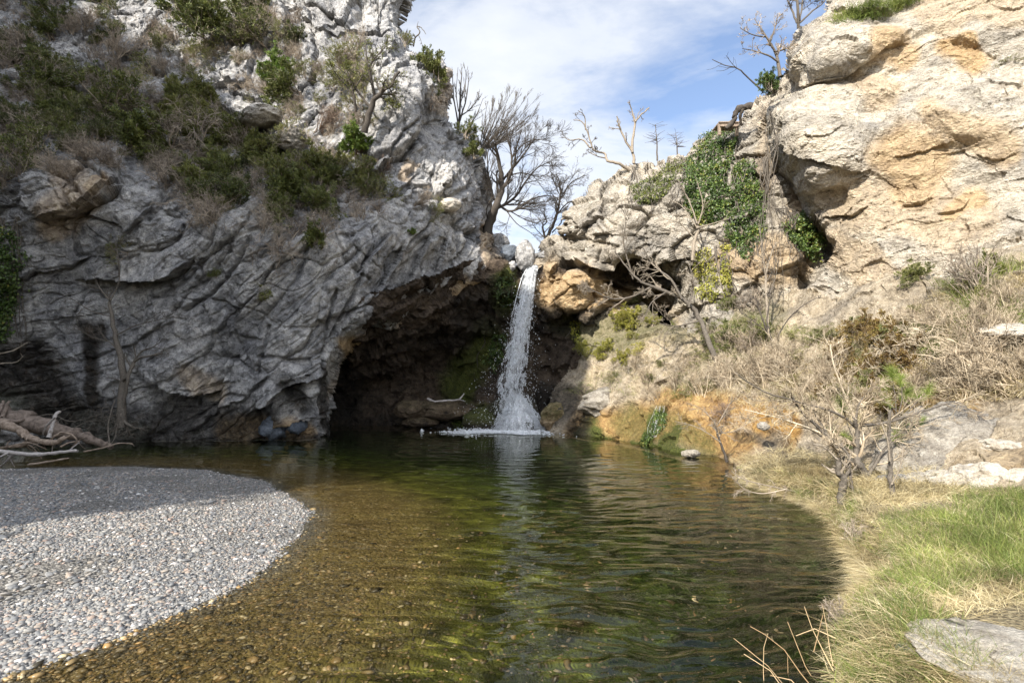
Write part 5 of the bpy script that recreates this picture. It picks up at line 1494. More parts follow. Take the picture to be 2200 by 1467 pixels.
RS = [(1580, 740, 0.75, 'dense_b', ML_dark, MT_dry, 'dark rounded bush at the middle of the slope below the ivy', 'bush'),
      (1570, 670, 0.6, 'loose_a', ML_dark, MT_dry, 'dusky sparse bush under the hanging ivy column', 'bush'),
      (1470, 800, 0.8, 'twig_droop', None, MT_tan, 'pale arching leafless bush over the ochre rock', 'bare_bush'),
      (1650, 800, 1.0, 'twig_c', None, MT_tan, 'tall pale leafless bush left of the rust ferns', 'bare_bush'),
      (1720, 850, 1.0, 'twig_droop', None, MG_straw, 'straw coloured drooping bush above the ochre foot of the slope', 'bare_bush'),
      (1400, 850, 0.55, 'twig_b', None, MT_tan, 'low grey leafless bush beside the trickle of water', 'bare_bush'),
      (1560, 890, 0.55, 'twig_b', None, MT_red, 'reddish bare bush in front of the ochre rock', 'bare_bush'),
      (2100, 640, 1.2, 'twig_c', None, MT_dry, 'tall grey stalks high at the right edge of the slope', 'bare_bush'),
      (2130, 590, 0.5, 'dense_a', ML_olive, MT_dry, 'small olive bush among the stalks on the upper right slope', 'bush'),
      (1980, 600, 0.5, 'dense_b', ML_olive, MT_dry, 'small green bush where the right slope meets the cliff', 'bush')]
for i, (px, py, sz, kd, lm, tm, lab, nm) in enumerate(RS):
    shrub(px, py, sz, kd, lm, tm, nm, lab, 'bush', 'bushes growing on the right slope', rz=i * 2.1, names=SL, lean=0.4)
shrub(1665, 195, 0.0 + 0.75, 'dense_a', ML_ivy, MT_dry, 'bush', 'green bush tucked under the nose of the right cliff against the sky', 'bush', None, 0.3, 1.0, None, 0.4)
rim_shrub(1655, 190, 15.4, 0.62, 'dense_c', ML_ivy, MT_dry, 'bush', 'smaller green bush left of the one under the cliff nose', 1.2)
shrub(2175, 135, 0.35, 'loose_b', ML_olive, MT_dry, 'bush', 'tiny tuft growing on the bare right cliff near the frame edge', 'bush', None, 0.3, 0.6)


# ------------------------------------------------------------------ ivy
def ivy(name, label, polys, n, size, mat, seed, names, depth=0.22, stems=14, cat='ivy'):
    rnd = np.random.default_rng(seed)
    C, D = [], []
    for poly, frac in polys:
        for (x, y, s) in scatter_poly(poly, int(n * frac), 1, seed + 3, 0):
            h = surf(x, y, names, False)
            if h is None: continue
            p, nn, _ = h
            C.append(p); D.append(nn)
    C = np.array(C); D = np.array(D)
    cl = fbm(C / 0.38, seed, 4) * 1.3
    keep = cl > -0.42 + 0.12 * rnd.normal(size=len(C))
    C, D, cl = C[keep], D[keep], cl[keep]
    Cc = C + D * (0.04 + depth * np.clip(cl + 0.35, 0, 1.2) * rnd.uniform(0.3, 1.0, len(C)))[:, None] + rnd.normal(size=C.shape) * 0.03
    dirs = D * 0.5 + np.array([0, 0, -0.9])
    v = np.clip(0.45 + cl * 0.5 + rnd.normal(size=len(C)) * 0.2, 0, 1)
    V, F, a = leaf_quads(Cc, size, rnd, 0.85, dirs, v)
    b0 = C.mean(0)
    root = empty(name, b0)
    tag(root, label, cat)
    link('leaves', mesh_np('leaves', V - b0, F, False, {'v': a}, mat), root)
    mb = MB()
    allp = [np.asarray(q, float) for q, _ in polys]
    for k in range(stems):
        q = allp[k % len(allp)]; lo, hi = q.min(0), q.max(0)
        x = rnd.uniform(lo[0], hi[0]); pts = []
        for y in np.linspace(lo[1], hi[1] + 15, 9):
            h = surf(x, y, names, False); x += rnd.normal() * 6
            if h is not None: pts.append(h[0] + h[1] * 0.06)
        if len(pts) > 4:
            pts = smooth_poly(np.array(pts), 2)
            if np.abs(np.diff(pts, axis=0)).max() < 1.0: mb.tube(pts - b0, np.linspace(0.02, 0.008, len(pts)), 4, rnd.random())
    if mb.n: link('stems', mb.mesh('stems', MB_grey, True, 'v'), root)
    return root


BN = ['cliff_middle', 'cliff_right', 'slope']
ivy('ivy', 'thick curtain of green ivy hanging down the left of the bluff', [([(1500, 300), (1540, 280), (1590, 278), (1580, 330), (1560, 380), (1570, 440), (1540, 480), (1500, 470), (1475, 440), (1480, 380)], 0.9), ([(1470, 345), (1490, 330), (1490, 420), (1470, 440)], 0.1)], 13000, 0.075, ML_ivy, 71, BN)
ivy('ivy', 'second ivy column right of the thick curtain, thinner and hanging lower', [([(1575, 340), (1620, 350), (1640, 430), (1650, 500), (1600, 560), (1560, 500), (1570, 420)], 1.0)], 6500, 0.07, ML_ivy, 72, BN, 0.15)
ivy('ivy', 'dark ivy creeping along the crest of the white bluff', [([(1400, 380), (1440, 350), (1470, 345), (1465, 375), (1430, 420), (1395, 440), (1360, 430), (1350, 400), (1375, 390)], 1.0)], 3000, 0.07, ML_dark, 73, BN, 0.15)
ivy('ivy', 'bushy green ivy clump in the dark recess beneath the right cliff', [([(1690, 480), (1720, 455), (1755, 480), (1772, 510), (1750, 545), (1712, 540), (1695, 515)], 1.0)], 3600, 0.07, ML_ivy, 74, BN, 0.35)
ivy('ivy', 'yellowing ivy trailing down to the slope beside the bare tree', [([(1490, 540), (1525, 530), (1545, 600), (1540, 650), (1500, 640)], 0.6), ([(1550, 520), (1572, 520), (1575, 620), (1550, 640)], 0.4)], 2600, 0.06, ML_yell, 75, BN, 0.12)
ivy('ivy', 'dense dark green ivy at the left edge of the photo', [([(-60, 470), (40, 500), (48, 560), (40, 640), (20, 720), (-60, 740)], 1.0)], 6500, 0.075, ML_ivy, 76, LN, 0.5)
ivy('ivy', 'small yellow green ivy spray on the dark wall right of the fall', [([(1222, 690), (1248, 682), (1250, 705), (1242, 735), (1232, 725)], 1.0)], 260, 0.09, ML_yell, 77, ['cave_wall', 'slope'], 0.15, 2)
ivy('fern', 'dark green ferns hanging beside the left of the falling water', [([(1062, 710), (1090, 715), (1085, 770), (1060, 800), (1040, 770)], 1.0)], 700, 0.10, ML_ivy, 78, ['cave_wall'], 0.3, 4, 'fern')
ivy('moss', 'green moss cushion hanging at the lip left of the water', [([(1062, 598), (1100, 590), (1108, 640), (1085, 665), (1065, 640)], 1.0)], 700, 0.07, ML_ivy, 79, ['cave_wall', 'cliff_left'], 0.15, 1, 'moss')


# hanging vines over the recess
def vine(name, label, px_pts, Y, r, seed, n=5, mat=MB_grey):
    rnd = np.random.default_rng(seed); mb = MB()
    for k in range(n):
        pp = np.asarray(px_pts, float) + np.r_[[[0, 0]], rnd.normal(size=(len(px_pts) - 1, 2)) * 9]
        w = smooth_poly(P(pp[:, 0], pp[:, 1], Y + rnd.normal() * 0.1 + np.cumsum(rnd.normal(size=len(pp)) * 0.04)), 4)
        mb.tube(w, np.linspace(r, r * 0.4, len(w)) * rnd.uniform(0.6, 1.2), 4, rnd.random())
    V0 = mb.V[0][0].copy()
    mb.V = [v - V0 for v in mb.V]
    o = link(name, mb.mesh(name, mat, True, 'v')); o.location = V0
    tag(o, label, 'vine')


vine('hanging_vines', 'bundle of brown vines hanging along the left edge of the right cliff', [(1655, 240), (1660, 300), (1650, 360), (1652, 420), (1645, 490), (1640, 540)], 14.0, 0.014, 81, 9)
vine('hanging_vines', 'thin vines crossing down beside the ivy clump in the recess', [(1668, 380), (1672, 440), (1668, 520), (1664, 600)], 14.0, 0.010, 82, 4)
vine('hanging_roots', 'tangle of dry roots below the rounded ledge in the recess', [(1665, 448), (1690, 462), (1710, 470), (1700, 490)], 14.6, 0.014, 83, 9)

# ------------------------------------------------------------------ trees on the right
SPR = dict(levels=3, kids=4.2, wander=0.2, up=0.05, rmin=0.005, ratio=(0.35, 0.65), t0=0.2, maxl=1.3, seg=0.12)
limb_tree('bare_tree', 'bushy reddish bare tree leaning out from under the nose of the right cliff', 'tree',
          [([(1676, 165), (1672, 135), (1664, 110), (1650, 85)], 0.06, 0.025), ([(1672, 135), (1650, 120), (1620, 110), (1595, 105)], 0.035, 0.01), ([(1662, 105), (1640, 70), (1620, 40)], 0.035, 0.01), ([(1664, 112), (1690, 105), (1706, 92)], 0.035, 0.015),
           ([(1655, 90), (1665, 60), (1670, 35)], 0.03, 0.01), ([(1645, 80), (1615, 75), (1590, 60)], 0.025, 0.01)], 15.9, dict(SPR, kids=5, rmin=0.004), (MB_grey, MT_dry), 91, 0.15)
limb_tree('bare_tree', 'tall bare tree with several straight stems at the top of the right cliff', 'tree',
          [([(1716, 62), (1714, 20), (1712, -30), (1712, -90)], 0.05, 0.03), ([(1712, 50), (1700, 20), (1685, -20), (1680, -60)], 0.035, 0.015), ([(1718, 45), (1725, 0), (1728, -60)], 0.035, 0.015), ([(1718, 50), (1745, 25), (1770, 5), (1785, -25)], 0.035, 0.012)], 16.5,
          dict(SPR, kids=5), (MB_grey, MB_grey), 92, 0.1)
limb_tree('bare_branch', 'long thin bare branch leaning left over the sky from the bluff', 'tree',
          [([(1640, 198), (1610, 170), (1585, 148), (1555, 140), (1530, 128)], 0.03, 0.010), ([(1590, 152), (1575, 140), (1560, 120)], 0.012, 0.007)], 16.5, dict(SPR, levels=1, kids=5, rmin=0.005), (MB_dark, MB_dark), 93, 0.1)
limb_tree('bare_tree', 'bare tree climbing against the ivy with forked grey limbs', 'tree',
          [([(1488, 560), (1492, 520), (1500, 495), (1498, 480)], 0.06, 0.04), ([(1498, 480), (1480, 430), (1462, 400)], 0.03, 0.01), ([(1500, 482), (1510, 440), (1498, 390)], 0.03, 0.01), ([(1496, 490), (1540, 478), (1565, 470)], 0.025, 0.01), ([(1490, 510), (1460, 480), (1425, 470)], 0.025, 0.01),
           ([(1498, 490), (1462, 440), (1420, 425)], 0.02, 0.008)], 16.8, dict(SPR, kids=2.5, maxl=1.0), (MB_pale, MB_pale), 94, 0.06)
limb_tree('bare_tree', 'leaning bare tree whose crown of fine twigs spreads in front of the dark overhang', 'tree',
          [([(1560, 875), (1545, 800), (1525, 740), (1500, 680), (1460, 640), (1400, 615)], 0.10, 0.045), ([(1465, 642), (1440, 600), (1405, 570), (1380, 530)], 0.05, 0.012), ([(1400, 615), (1370, 600), (1340, 565), (1320, 540)], 0.045, 0.012), ([(1400, 616), (1350, 640), (1310, 640), (1270, 620)], 0.04, 0.012),
           ([(1480, 660), (1490, 610), (1480, 570)], 0.03, 0.01), ([(1360, 600), (1340, 520), (1345, 470), (1330, 440)], 0.022, 0.008), ([(1500, 690), (1450, 700), (1400, 690)], 0.03, 0.01), ([(1430, 628), (1400, 650), (1380, 690)], 0.02, 0.008)], 15.2,
          dict(SPR, kids=4.6, up=0.03, wander=0.22, rmin=0.0045, maxl=1.6), (MB_grey, MB_pale), 95, 0.1)
limb_tree('bare_tree', 'slim straight bare tree in front of the hanging vines', 'tree',
          [([(1650, 705), (1647, 650), (1645, 600), (1652, 560), (1668, 520)], 0.045, 0.018), ([(1646, 600), (1638, 540), (1630, 480)], 0.02, 0.01), ([(1650, 640), (1665, 600), (1672, 560)], 0.018, 0.008)], 14.4, dict(SPR, kids=3, maxl=1.0), (MB_pale, MB_grey), 96, 0.05)
limb_tree('bare_sapling', 'curved dark sapling with long arms at the middle of the slope', 'sapling',
          [([(1660, 735), (1640, 690), (1628, 655), (1625, 640)], 0.025, 0.012), ([(1660, 735), (1648, 690), (1655, 640), (1650, 610)], 0.02, 0.009), ([(1655, 720), (1620, 690), (1590, 670)], 0.014, 0.008), ([(1662, 738), (1690, 690), (1720, 660), (1755, 640)], 0.02, 0.008)], 13.3, dict(SPR, kids=3, maxl=0.8), (MB_dark, MB_dark), 97, 0.05)

limb_tree('bank_tree', 'crooked many-armed bare tree growing on the right bank', 'tree',
          [([(1868, 1075), (1866, 1040), (1850, 1005), (1838, 975), (1843, 930), (1835, 895)], 0.075, 0.028), ([(1850, 1005), (1815, 985), (1790, 955), (1765, 925), (1720, 880), (1700, 850)], 0.038, 0.016), ([(1790, 952), (1760, 905), (1745, 870)], 0.025, 0.010),
           ([(1843, 925), (1820, 900), (1780, 880), (1730, 868), (1640, 840), (1580, 800)], 0.025, 0.008), ([(1842, 915), (1900, 908), (1960, 890), (2040, 865), (2060, 870)], 0.028, 0.008), ([(1838, 900), (1850, 860), (1890, 815)], 0.02, 0.008), ([(1862, 1030), (1885, 990), (1905, 960), (1950, 930)], 0.03, 0.01),
           ([(1838, 900), (1815, 850), (1790, 780), (1785, 740)], 0.018, 0.007), ([(1775, 935), (1700, 905), (1600, 880)], 0.018, 0.007), ([(1735, 895), (1700, 800), (1690, 760)], 0.012, 0.006), ([(1866, 1060), (1900, 1060), (1960, 1080)], 0.03, 0.012)], 7.9,
          dict(levels=3, kids=5.8, klen=1.5, wander=0.18, up=0.04, rmin=0.0024, ratio=(0.4, 0.75), t0=0.2, maxl=1.0, seg=0.1), (MB_grey, MT_tan), 101, 0.04)
limb_tree('bank_tree', 'slender sapling trunk standing right of the crooked bank tree', 'tree',
          [([(1932, 1112), (1925, 1080), (1915, 1040), (1912, 990), (1910, 940), (1912, 880)], 0.045, 0.014), ([(1912, 990), (1905, 940), (1890, 900)], 0.012, 0.006), ([(1916, 1040), (1935, 1000), (1940, 960)], 0.012, 0.006)], 6.6,
          dict(levels=2, kids=3.0, wander=0.15, up=0.08, rmin=0.0025, ratio=(0.3, 0.55), t0=0.3, maxl=0.6, seg=0.08), (MB_grey, MB_pale), 102, 0.03)
limb_tree('bank_tree', 'short thick bare trunk left of the crooked bank tree', 'tree',
          [([(1806, 1085), (1808, 1060), (1812, 1030), (1800, 1010), (1802, 985)], 0.06, 0.03), ([(1810, 1040), (1822, 1010), (1825, 985), (1810, 960)], 0.03, 0.012), ([(1835, 1090), (1832, 1050), (1826, 1020), (1815, 995)], 0.022, 0.012), ([(1802, 990), (1770, 960), (1745, 955)], 0.016, 0.008)], 7.1,
          dict(levels=2, kids=4.0, wander=0.2, up=0.05, rmin=0.0025, ratio=(0.3, 0.6), t0=0.3, maxl=0.6, seg=0.08), (MB_grey, MB_pale), 103, 0.03)
limb_tree('bare_sapling', 'low bare sapling spreading out above the ochre rock at the water', 'sapling',
          [([(1562, 992), (1550, 955), (1540, 930), (1535, 905)], 0.035, 0.016), ([(1548, 950), (1520, 930), (1490, 915), (1450, 905)], 0.015, 0.006), ([(1540, 930), (1580, 925), (1620, 900)], 0.015, 0.006), ([(1538, 910), (1510, 880), (1490, 870)], 0.012, 0.006), ([(1540, 915), (1560, 880), (1575, 860)], 0.012, 0.006)], 11.6,
          dict(levels=2, kids=6.0, wander=0.22, up=0.03, rmin=0.0035, ratio=(0.35, 0.6), t0=0.2, maxl=0.7, seg=0.08), (MB_dark, MB_pale), 104, 0.03)
limb_tree('fallen_branch', 'bare branch with curly twigs hanging over the water from the bank', 'branch',
          [([(1830, 1130), (1780, 1095), (1720, 1060), (1660, 1045), (1600, 1030), (1570, 1010)], 0.014, 0.006), ([(1690, 1050), (1640, 1060), (1600, 1050), (1570, 1020)], 0.008, 0.004)], 8.2,
          dict(levels=2, kids=9.0, wander=0.28, up=-0.03, rmin=0.0025, ratio=(0.3, 0.55), t0=0.1, maxl=0.55, seg=0.07), (MB_pale, MT_dry), 105, 0.05, base=None)


def pine_sapling(px, py, Y, ht, label, seed, tufts):
    """young pine: thin stem, side shoots, brushes of long needles"""
    rnd = np.random.default_rng(seed)
    b0 = P(px, py, Y)
    tr, nd = MB(), MB()
    for (qx, qy, s) in tufts:
        e = P(qx, qy, Y + rnd.normal() * 0.15) - b0
        pts = smooth_poly(np.array([[0, 0, 0], e * 0.5 + rnd.normal(size=3) * 0.05, e]), 3)
        tr.tube(pts, np.linspace(0.012, 0.005, len(pts)), 4, 0.5)
        ax = unit(pts[-1] - pts[-3] + np.array([0, 0, 0.05]))
        n = int(330 * s)
        t = rnd.uniform(-0.14, 0.05, n)
        C = e + ax * t[:, None]
        D = ax * 0.7 + rnd.normal(size=(n, 3)) * 0.55; D /= np.linalg.norm(D, axis=1, keepdims=True)
        V, F, a = blades(C, D, rnd.uniform(0.09, 0.17, n) * (0.6 + s * 0.6), np.full(n, 0.0035), np.full(n, 0.15), rnd)
        nd.add(V, F, a)
    root = empty('pine_sapling', b0)
    tag(root, label, 'pine sapling', 'young pines on the right slope')
    link('stem', tr.mesh('stem', MB_grey, True, 'v'), root)
    link('needles', nd.mesh('needles', ML_needle, False, 'v'), root)


pine_sapling(1925, 905, 8.6, 1, 'largest young pine with yellow green needle tufts left of the slanted slab', 1, [(1915, 800, 1.3), (1900, 825, 1.1), (1945, 845, 1.3), (1975, 850, 1.1), (1890, 850, 0.8), (1935, 815, 1.0), (1905, 860, 0.8), (1995, 835, 0.8)])
pine_sapling(1850, 960, 8.3, 1, 'young pine with low needle tufts behind the crooked bank tree', 2, [(1808, 868, 1.0), (1795, 930, 1.2), (1815, 940, 0.9), (1825, 955, 0.8)])
pine_sapling(1930, 960, 8.0, 1, 'small young pine spreading at the foot of the slanted slab', 3, [(1945, 915, 1.1), (1960, 925, 0.9), (1925, 935, 0.8), (1980, 905, 0.7)])
# ------------------------------------------------------------------ boulders and loose rocks
def rock(name, label, center, size, mat, seed, cat='rock', rot=0.0, facet=0.5, group=None, stain=None, squash=(1, 1, 1), res=5):
    bm_me = bpy.data.meshes.new('tmp')
    import bmesh
    bm = bmesh.new(); bmesh.ops.create_icosphere(bm, subdivisions=res, radius=1.0)
    V = np.array([v.co[:] for v in bm.verts]); F = np.array([[v.index for v in f.verts] for f in bm.faces]); bm.free()
    bpy.data.meshes.remove(bm_me)
    p = V * np.array(size)
    m = float(np.mean(size))
    q = V * 1.0 + seed * 7.7
    f1, f2, rid, off = voronoi(q * 1.1, seed)
    h = (off * (rid - 0.5)).sum(-1) * facet * 1.1 + (rid[:, 0] - 0.5) * facet * 0.3
    h = h + fbm(q * 1.5, seed + 1, 5) * 0.30 * facet * 2 + fbm(q * 6, seed + 2, 4) * 0.05
    f1, f2, rid, off = voronoi(q * 3.2, seed + 9)
    h = h + (off * (rid - 0.5)).sum(-1) * facet * 0.25
    p = V * (1 + h)[:, None] * np.array(size)
    c, s = math.cos(rot), math.sin(rot)
    p = np.stack([p[:, 0] * c - p[:, 1] * s, p[:, 0] * s + p[:, 1] * c, p[:, 2]], -1)
    st = np.zeros((len(p), 3))
    if stain is not None:
        st[:] = stain
        if len(np.shape(stain)) == 1 and stain[1] > 0: st[:, 1] *= sstep(-0.6, 0.4, V[:, 2])
    me = mesh_np(name, p, F, True, {'stain': st}, mat)
    o = link(name, me); o.location = center
    tag(o, label, cat, group)
    return o


M_blue = rock_material('blue_grey_rock', (0.15, 0.175, 0.215), (0.09, 0.108, 0.135), (0.04, 0.047, 0.058), 1.0, 0.4)
M_white = rock_material('white_boulder', (0.72, 0.69, 0.62), (0.60, 0.56, 0.49), (0.34, 0.30, 0.24), 1.6, 0.7)
M_wet = rock_material('wet_rock', (0.10, 0.085, 0.07), (0.05, 0.043, 0.035), (0.02, 0.018, 0.015), 1.2, 0.8)
rock('boulder', 'pale upright boulder perched on the lip just above the fall', P(1128, 551, 20.95), (0.42, 0.42, 0.62), M_left, 3, 'boulder', 0.3, 0.28)
rock('boulder', 'small pale stone wedged left of the upright boulder on the lip', P(1101, 571, 20.7), (0.16, 0.16, 0.19), M_left, 4, 'boulder', 0.3, 0.25)
rock('boulder', 'blue grey rounded rock on the skyline left of the lip boulder', P(1094, 548, 22.2), (0.55, 0.5, 0.42), M_blue, 5, 'boulder', 0.3, 0.25)
rock('boulder', 'grey rock behind the lip at the foot of the large bare tree', P(1070, 522, 23.0), (0.55, 0.5, 0.42), M_left, 6, 'boulder', 0.3, 0.3)
rock('boulder', 'low dark ledge rock under the thin crooked tree', P(1178, 552, 22.6), (0.55, 0.5, 0.22), M_left, 7, 'boulder', 0.3, 0.3)
rock('boulder', 'larger smooth blue grey boulder at the foot of the left cliff', P(593, 916, 17.0), (0.44, 0.4, 0.40), M_blue, 8, 'boulder', 0.2, 0.45, 'blue grey boulders at the foot of the left cliff')
rock('boulder', 'smaller smooth blue grey boulder right of the larger one', P(638, 912, 17.1), (0.34, 0.32, 0.28), M_blue, 9, 'boulder', 0.9, 0.45, 'blue grey boulders at the foot of the left cliff')
rock('boulder', 'tallest wet dark boulder veiled by the foot of the fall', P(1138, 888, 20.9), (0.34, 0.34, 0.55), M_wet, 11, 'boulder', 0.1, 0.3, stain=(0, 0.25, 0.6))
rock('boulder', 'small round mossy stone at the foot of the fall', P(1136, 916, 20.2), (0.22, 0.2, 0.20), M_wet, 12, 'boulder', 0.1, 0.2, stain=(0, 0.5, 0.5))
rock('boulder', 'broad dark boulder behind the splash left of the fall', P(1090, 890, 21.4), (0.9, 0.6, 0.75), M_wet, 13, 'boulder', 0.2, 0.25, stain=(0, 0.55, 0.5))
rock('boulder', 'green mossy boulder sloping into the pool left of the splash', P(1040, 905, 21.3), (0.9, 0.6, 0.55), M_wet, 14, 'boulder', -0.2, 0.3, stain=(0, 0.95, 0.3))
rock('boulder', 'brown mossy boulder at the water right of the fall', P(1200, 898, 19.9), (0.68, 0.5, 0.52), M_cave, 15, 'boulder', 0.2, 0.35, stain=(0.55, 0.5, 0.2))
rock('boulder', 'dark hollow boulder behind the brown one right of the fall', P(1240, 868, 20.3), (0.75, 0.5, 0.55), M_wet, 16, 'boulder', -0.2, 0.45, stain=(0.3, 0.1, 0.8))
rock('boulder', 'grey outcrop above the ochre seep right of the fall', P(1315, 868, 18.9), (1.2, 0.7, 0.50), M_bluff, 17, 'boulder', 0.3, 0.4)
rock('boulder', 'large white boulder with a flat top at the right edge of the photo', P(2112, 1030, 6.9), (0.31, 0.30, 0.23), M_white, 18, 'boulder', 0.2, 0.38, 'white boulders on the right bank')
rock('boulder', 'second white boulder cut off by the right edge of the photo', P(2188, 1030, 6.7), (0.30, 0.30, 0.13), M_white, 19, 'boulder', 0.4, 0.42, 'white boulders on the right bank')
rock('boulder', 'long low pale rock left of the large white boulder', P(2020, 1030, 7.2), (0.50, 0.35, 0.12), M_white, 20, 'boulder', 0.15, 0.4)
rock('boulder', 'grey rock in the shade of the crooked bank tree', P(1935, 1040, 7.4), (0.36, 0.3, 0.13), M_left, 21, 'boulder', 0.1, 0.5)
rock('boulder', 'pale rock high at the right edge above the slanted slab', P(2170, 715, 8.9), (0.5, 0.4, 0.14), M_white, 22, 'boulder', 0.15, 0.4)
rock('boulder', 'rough pale rock between the slab and the white boulders', P(2150, 960, 7.4), (0.26, 0.25, 0.10), M_white, 27, 'boulder', 0.5, 0.5)
rock('boulder', 'small white stone on the ochre rock beside the brush', P(1640, 915, 11.0), (0.12, 0.12, 0.09), M_white, 23, 'boulder', 0.1, 0.3)
rock('boulder', 'pale flat rock at the waterline below the ochre seep', P(1484, 974, 12.9), (0.24, 0.16, 0.09), M_bluff, 24, 'boulder', 0.1, 0.3)
rock('boulder', 'white topped boulder on the ledge beside the left cliff edge', P(968, 440, 18.9), (0.40, 0.3, 0.24), M_white, 25, 'boulder', 0.1, 0.3)
rock('boulder', 'pale boulder on the ledge at the foot of the pillar', P(898, 398, 18.6), (0.45, 0.3, 0.16), M_left, 26, 'boulder', 0.1, 0.4)
rock('boulder', 'longest pale boulder sunlit in the upper scrub of the left cliff', P(560, 252, 18.6), (0.95, 0.5, 0.36), M_bluff, 28, 'boulder', -0.4, 0.4)
rock('boulder', 'white sunlit boulder ending the row in the upper scrub', P(622, 300, 18.2), (0.62, 0.5, 0.42), M_bluff, 29, 'boulder', -0.3, 0.4)
def GH(px, py):
    h = surf(px, py, [], True)
    return h[0] + np.array([0, 0, -0.01])


# slanted slab and the flat rock in the foreground
sl = rock('rock_slab', 'long slanted grey slab rising right from the crooked bank tree', P(2000, 950, 8.0), (1.05, 0.55, 0.16), M_bluff, 31, 'rock slab', 0.25, 0.35, res=6)
sl.rotation_euler = (R(28), R(-24), 0)
fr = rock('flat_rock', 'flat pale rock sheet set in the grass at the lower right corner', GH(2235, 1405) - np.array([0, 0, 0.045]), (0.56, 0.46, 0.085), M_white, 32, 'flat rock', -0.6, 0.25, res=6)
fr2 = rock('flat_rock', 'narrow grey rock strip left of the flat pale rock', GH(2005, 1395) - np.array([0, 0, 0.03]), (0.18, 0.07, 0.05), M_left, 33, 'flat rock', -0.75, 0.3)


# ------------------------------------------------------------------ driftwood
def log(name, label, limbs, Y, mat, seed, cat='driftwood', spec=None, group='driftwood heap at the left edge', rough=0.12, lower=0.0):
    rnd = np.random.default_rng(seed)
    mb = MB(); first = None
    for lb in limbs:
        pp = np.asarray(lb[0], float)
        r0, r1 = lb[1], lb[2]
        ys = Y + (lb[3] if len(lb) > 3 else 0) + np.linspace(0, lb[4] if len(lb) > 4 else 0.3, len(pp))
        w = smooth_poly(P(pp[:, 0], pp[:, 1], ys), 5)
        w += rnd.normal(size=w.shape) * r0 * rough
        if first is None: first = w[0].copy()
        rr_ = np.linspace(r0, r1, len(w)) * (1 + rnd.normal(size=len(w)) * rough)
        mb.tube(w - first, rr_, 9 if r0 > 0.05 else 5, rnd.random())
        if spec: side(mb, w - first, rr_, spec['maxl'], rnd, spec['levels'], spec, None, 0.2)
    o = link(name, mb.mesh(name, mat, True, 'v')); o.location = first
    tag(o, label, cat, group)
    return o


SPW = dict(levels=1, kids=2.5, wander=0.3, up=0.0, rmin=0.006, ratio=(0.2, 0.5), maxl=1.0, seg=0.12)
log('driftwood_log', 'big weathered brown log tapering down to the water', [([(-40, 885), (30, 900), (90, 915), (150, 930), (205, 945), (238, 957)], 0.30, 0.06, 0, 0.6)], 12.6, MB_driftred, 1)
log('driftwood_root', 'upturned root end of the big brown log at the photo edge', [([(-10, 925), (5, 895), (20, 862)], 0.09, 0.03), ([(-20, 900), (0, 880), (8, 862)], 0.07, 0.03), ([(0, 900), (30, 905), (50, 900)], 0.07, 0.04), ([(-10, 905), (-30, 880), (-50, 870)], 0.08, 0.03)], 12.3, MB_driftred, 2)
log('driftwood_branch', 'thick brown branch lying across the front of the big log', [([(-10, 905), (20, 915), (50, 930), (75, 945), (110, 950), (140, 940)], 0.11, 0.05, 0, -0.3), ([(75, 942), (50, 955), (20, 960), (0, 962)], 0.07, 0.03)], 12.0, MB_drift, 3, spec=SPW)
log('driftwood_branch', 'silver forked branch standing upright against the big log', [([(105, 940), (112, 915), (120, 890), (130, 884)], 0.045, 0.03), ([(118, 898), (100, 915), (92, 935)], 0.025, 0.012), ([(108, 925), (112, 950), (112, 972)], 0.02, 0.012)], 11.8, MB_driftgrey, 4)
log('driftwood_branch', 'long silver branch lying level along the water at the front', [([(-10, 968), (30, 972), (80, 976), (120, 972), (166, 968)], 0.05, 0.035, 0, 0.1), ([(30, 974), (15, 990), (-5, 1005)], 0.035, 0.015)], 11.2, MB_driftgrey, 5, spec=dict(SPW, kids=1.5))
log('driftwood_branch', 'thin tan pole at the very front of the driftwood heap', [([(60, 998), (100, 992), (148, 984)], 0.025, 0.015, 0, 0.0)], 10.9, MB_drift, 6)
log('driftwood_branch', 'thin reddish rod reaching right from the driftwood over the water', [([(180, 970), (220, 962), (255, 952), (285, 953)], 0.018, 0.010, 0, 0.2)], 12.0, MB_drift, 7, spec=dict(SPW, kids=1, maxl=0.4))
log('driftwood_branch', 'arched brown branch on top of the right end of the log', [([(110, 942), (130, 930), (150, 932), (165, 945), (155, 960)], 0.03, 0.015), ([(130, 960), (150, 950), (172, 948)], 0.025, 0.012)], 11.9, MB_drift, 8, spec=SPW)
log('driftwood_twigs', 'tangle of fine bare twigs rising behind the big log', [([(60, 900), (110, 890), (150, 905), (200, 895), (240, 880)], 0.014, 0.006), ([(235, 950), (232, 915), (240, 880), (248, 855)], 0.02, 0.008), ([(150, 925), (190, 905), (230, 905)], 0.012, 0.006), ([(238, 957), (250, 930), (246, 905)], 0.012, 0.006)], 12.9, MB_grey, 9,
    spec=dict(levels=2, kids=5, wander=0.25, up=0.02, rmin=0.0045, ratio=(0.3, 0.6), maxl=1.2, seg=0.12))
log('driftwood_twig', 'small broken twig lying under the front branches', [([(20, 960), (60, 950), (100, 965)], 0.015, 0.008), ([(60, 955), (75, 965), (90, 985)], 0.012, 0.007)], 11.5, MB_drift, 10, spec=dict(SPW, kids=4))
log('dead_branch', 'bleached branches hanging in at the left edge above the driftwood', [([(-30, 765), (0, 760), (30, 752), (60, 735)], 0.018, 0.007), ([(-20, 785), (10, 780), (35, 778), (50, 765)], 0.015, 0.006)], 12.6, MB_pale, 12, 'branch', dict(levels=1, kids=3, wander=0.2, up=0, rmin=0.005, ratio=(0.2, 0.5), maxl=0.8, seg=0.12), None)
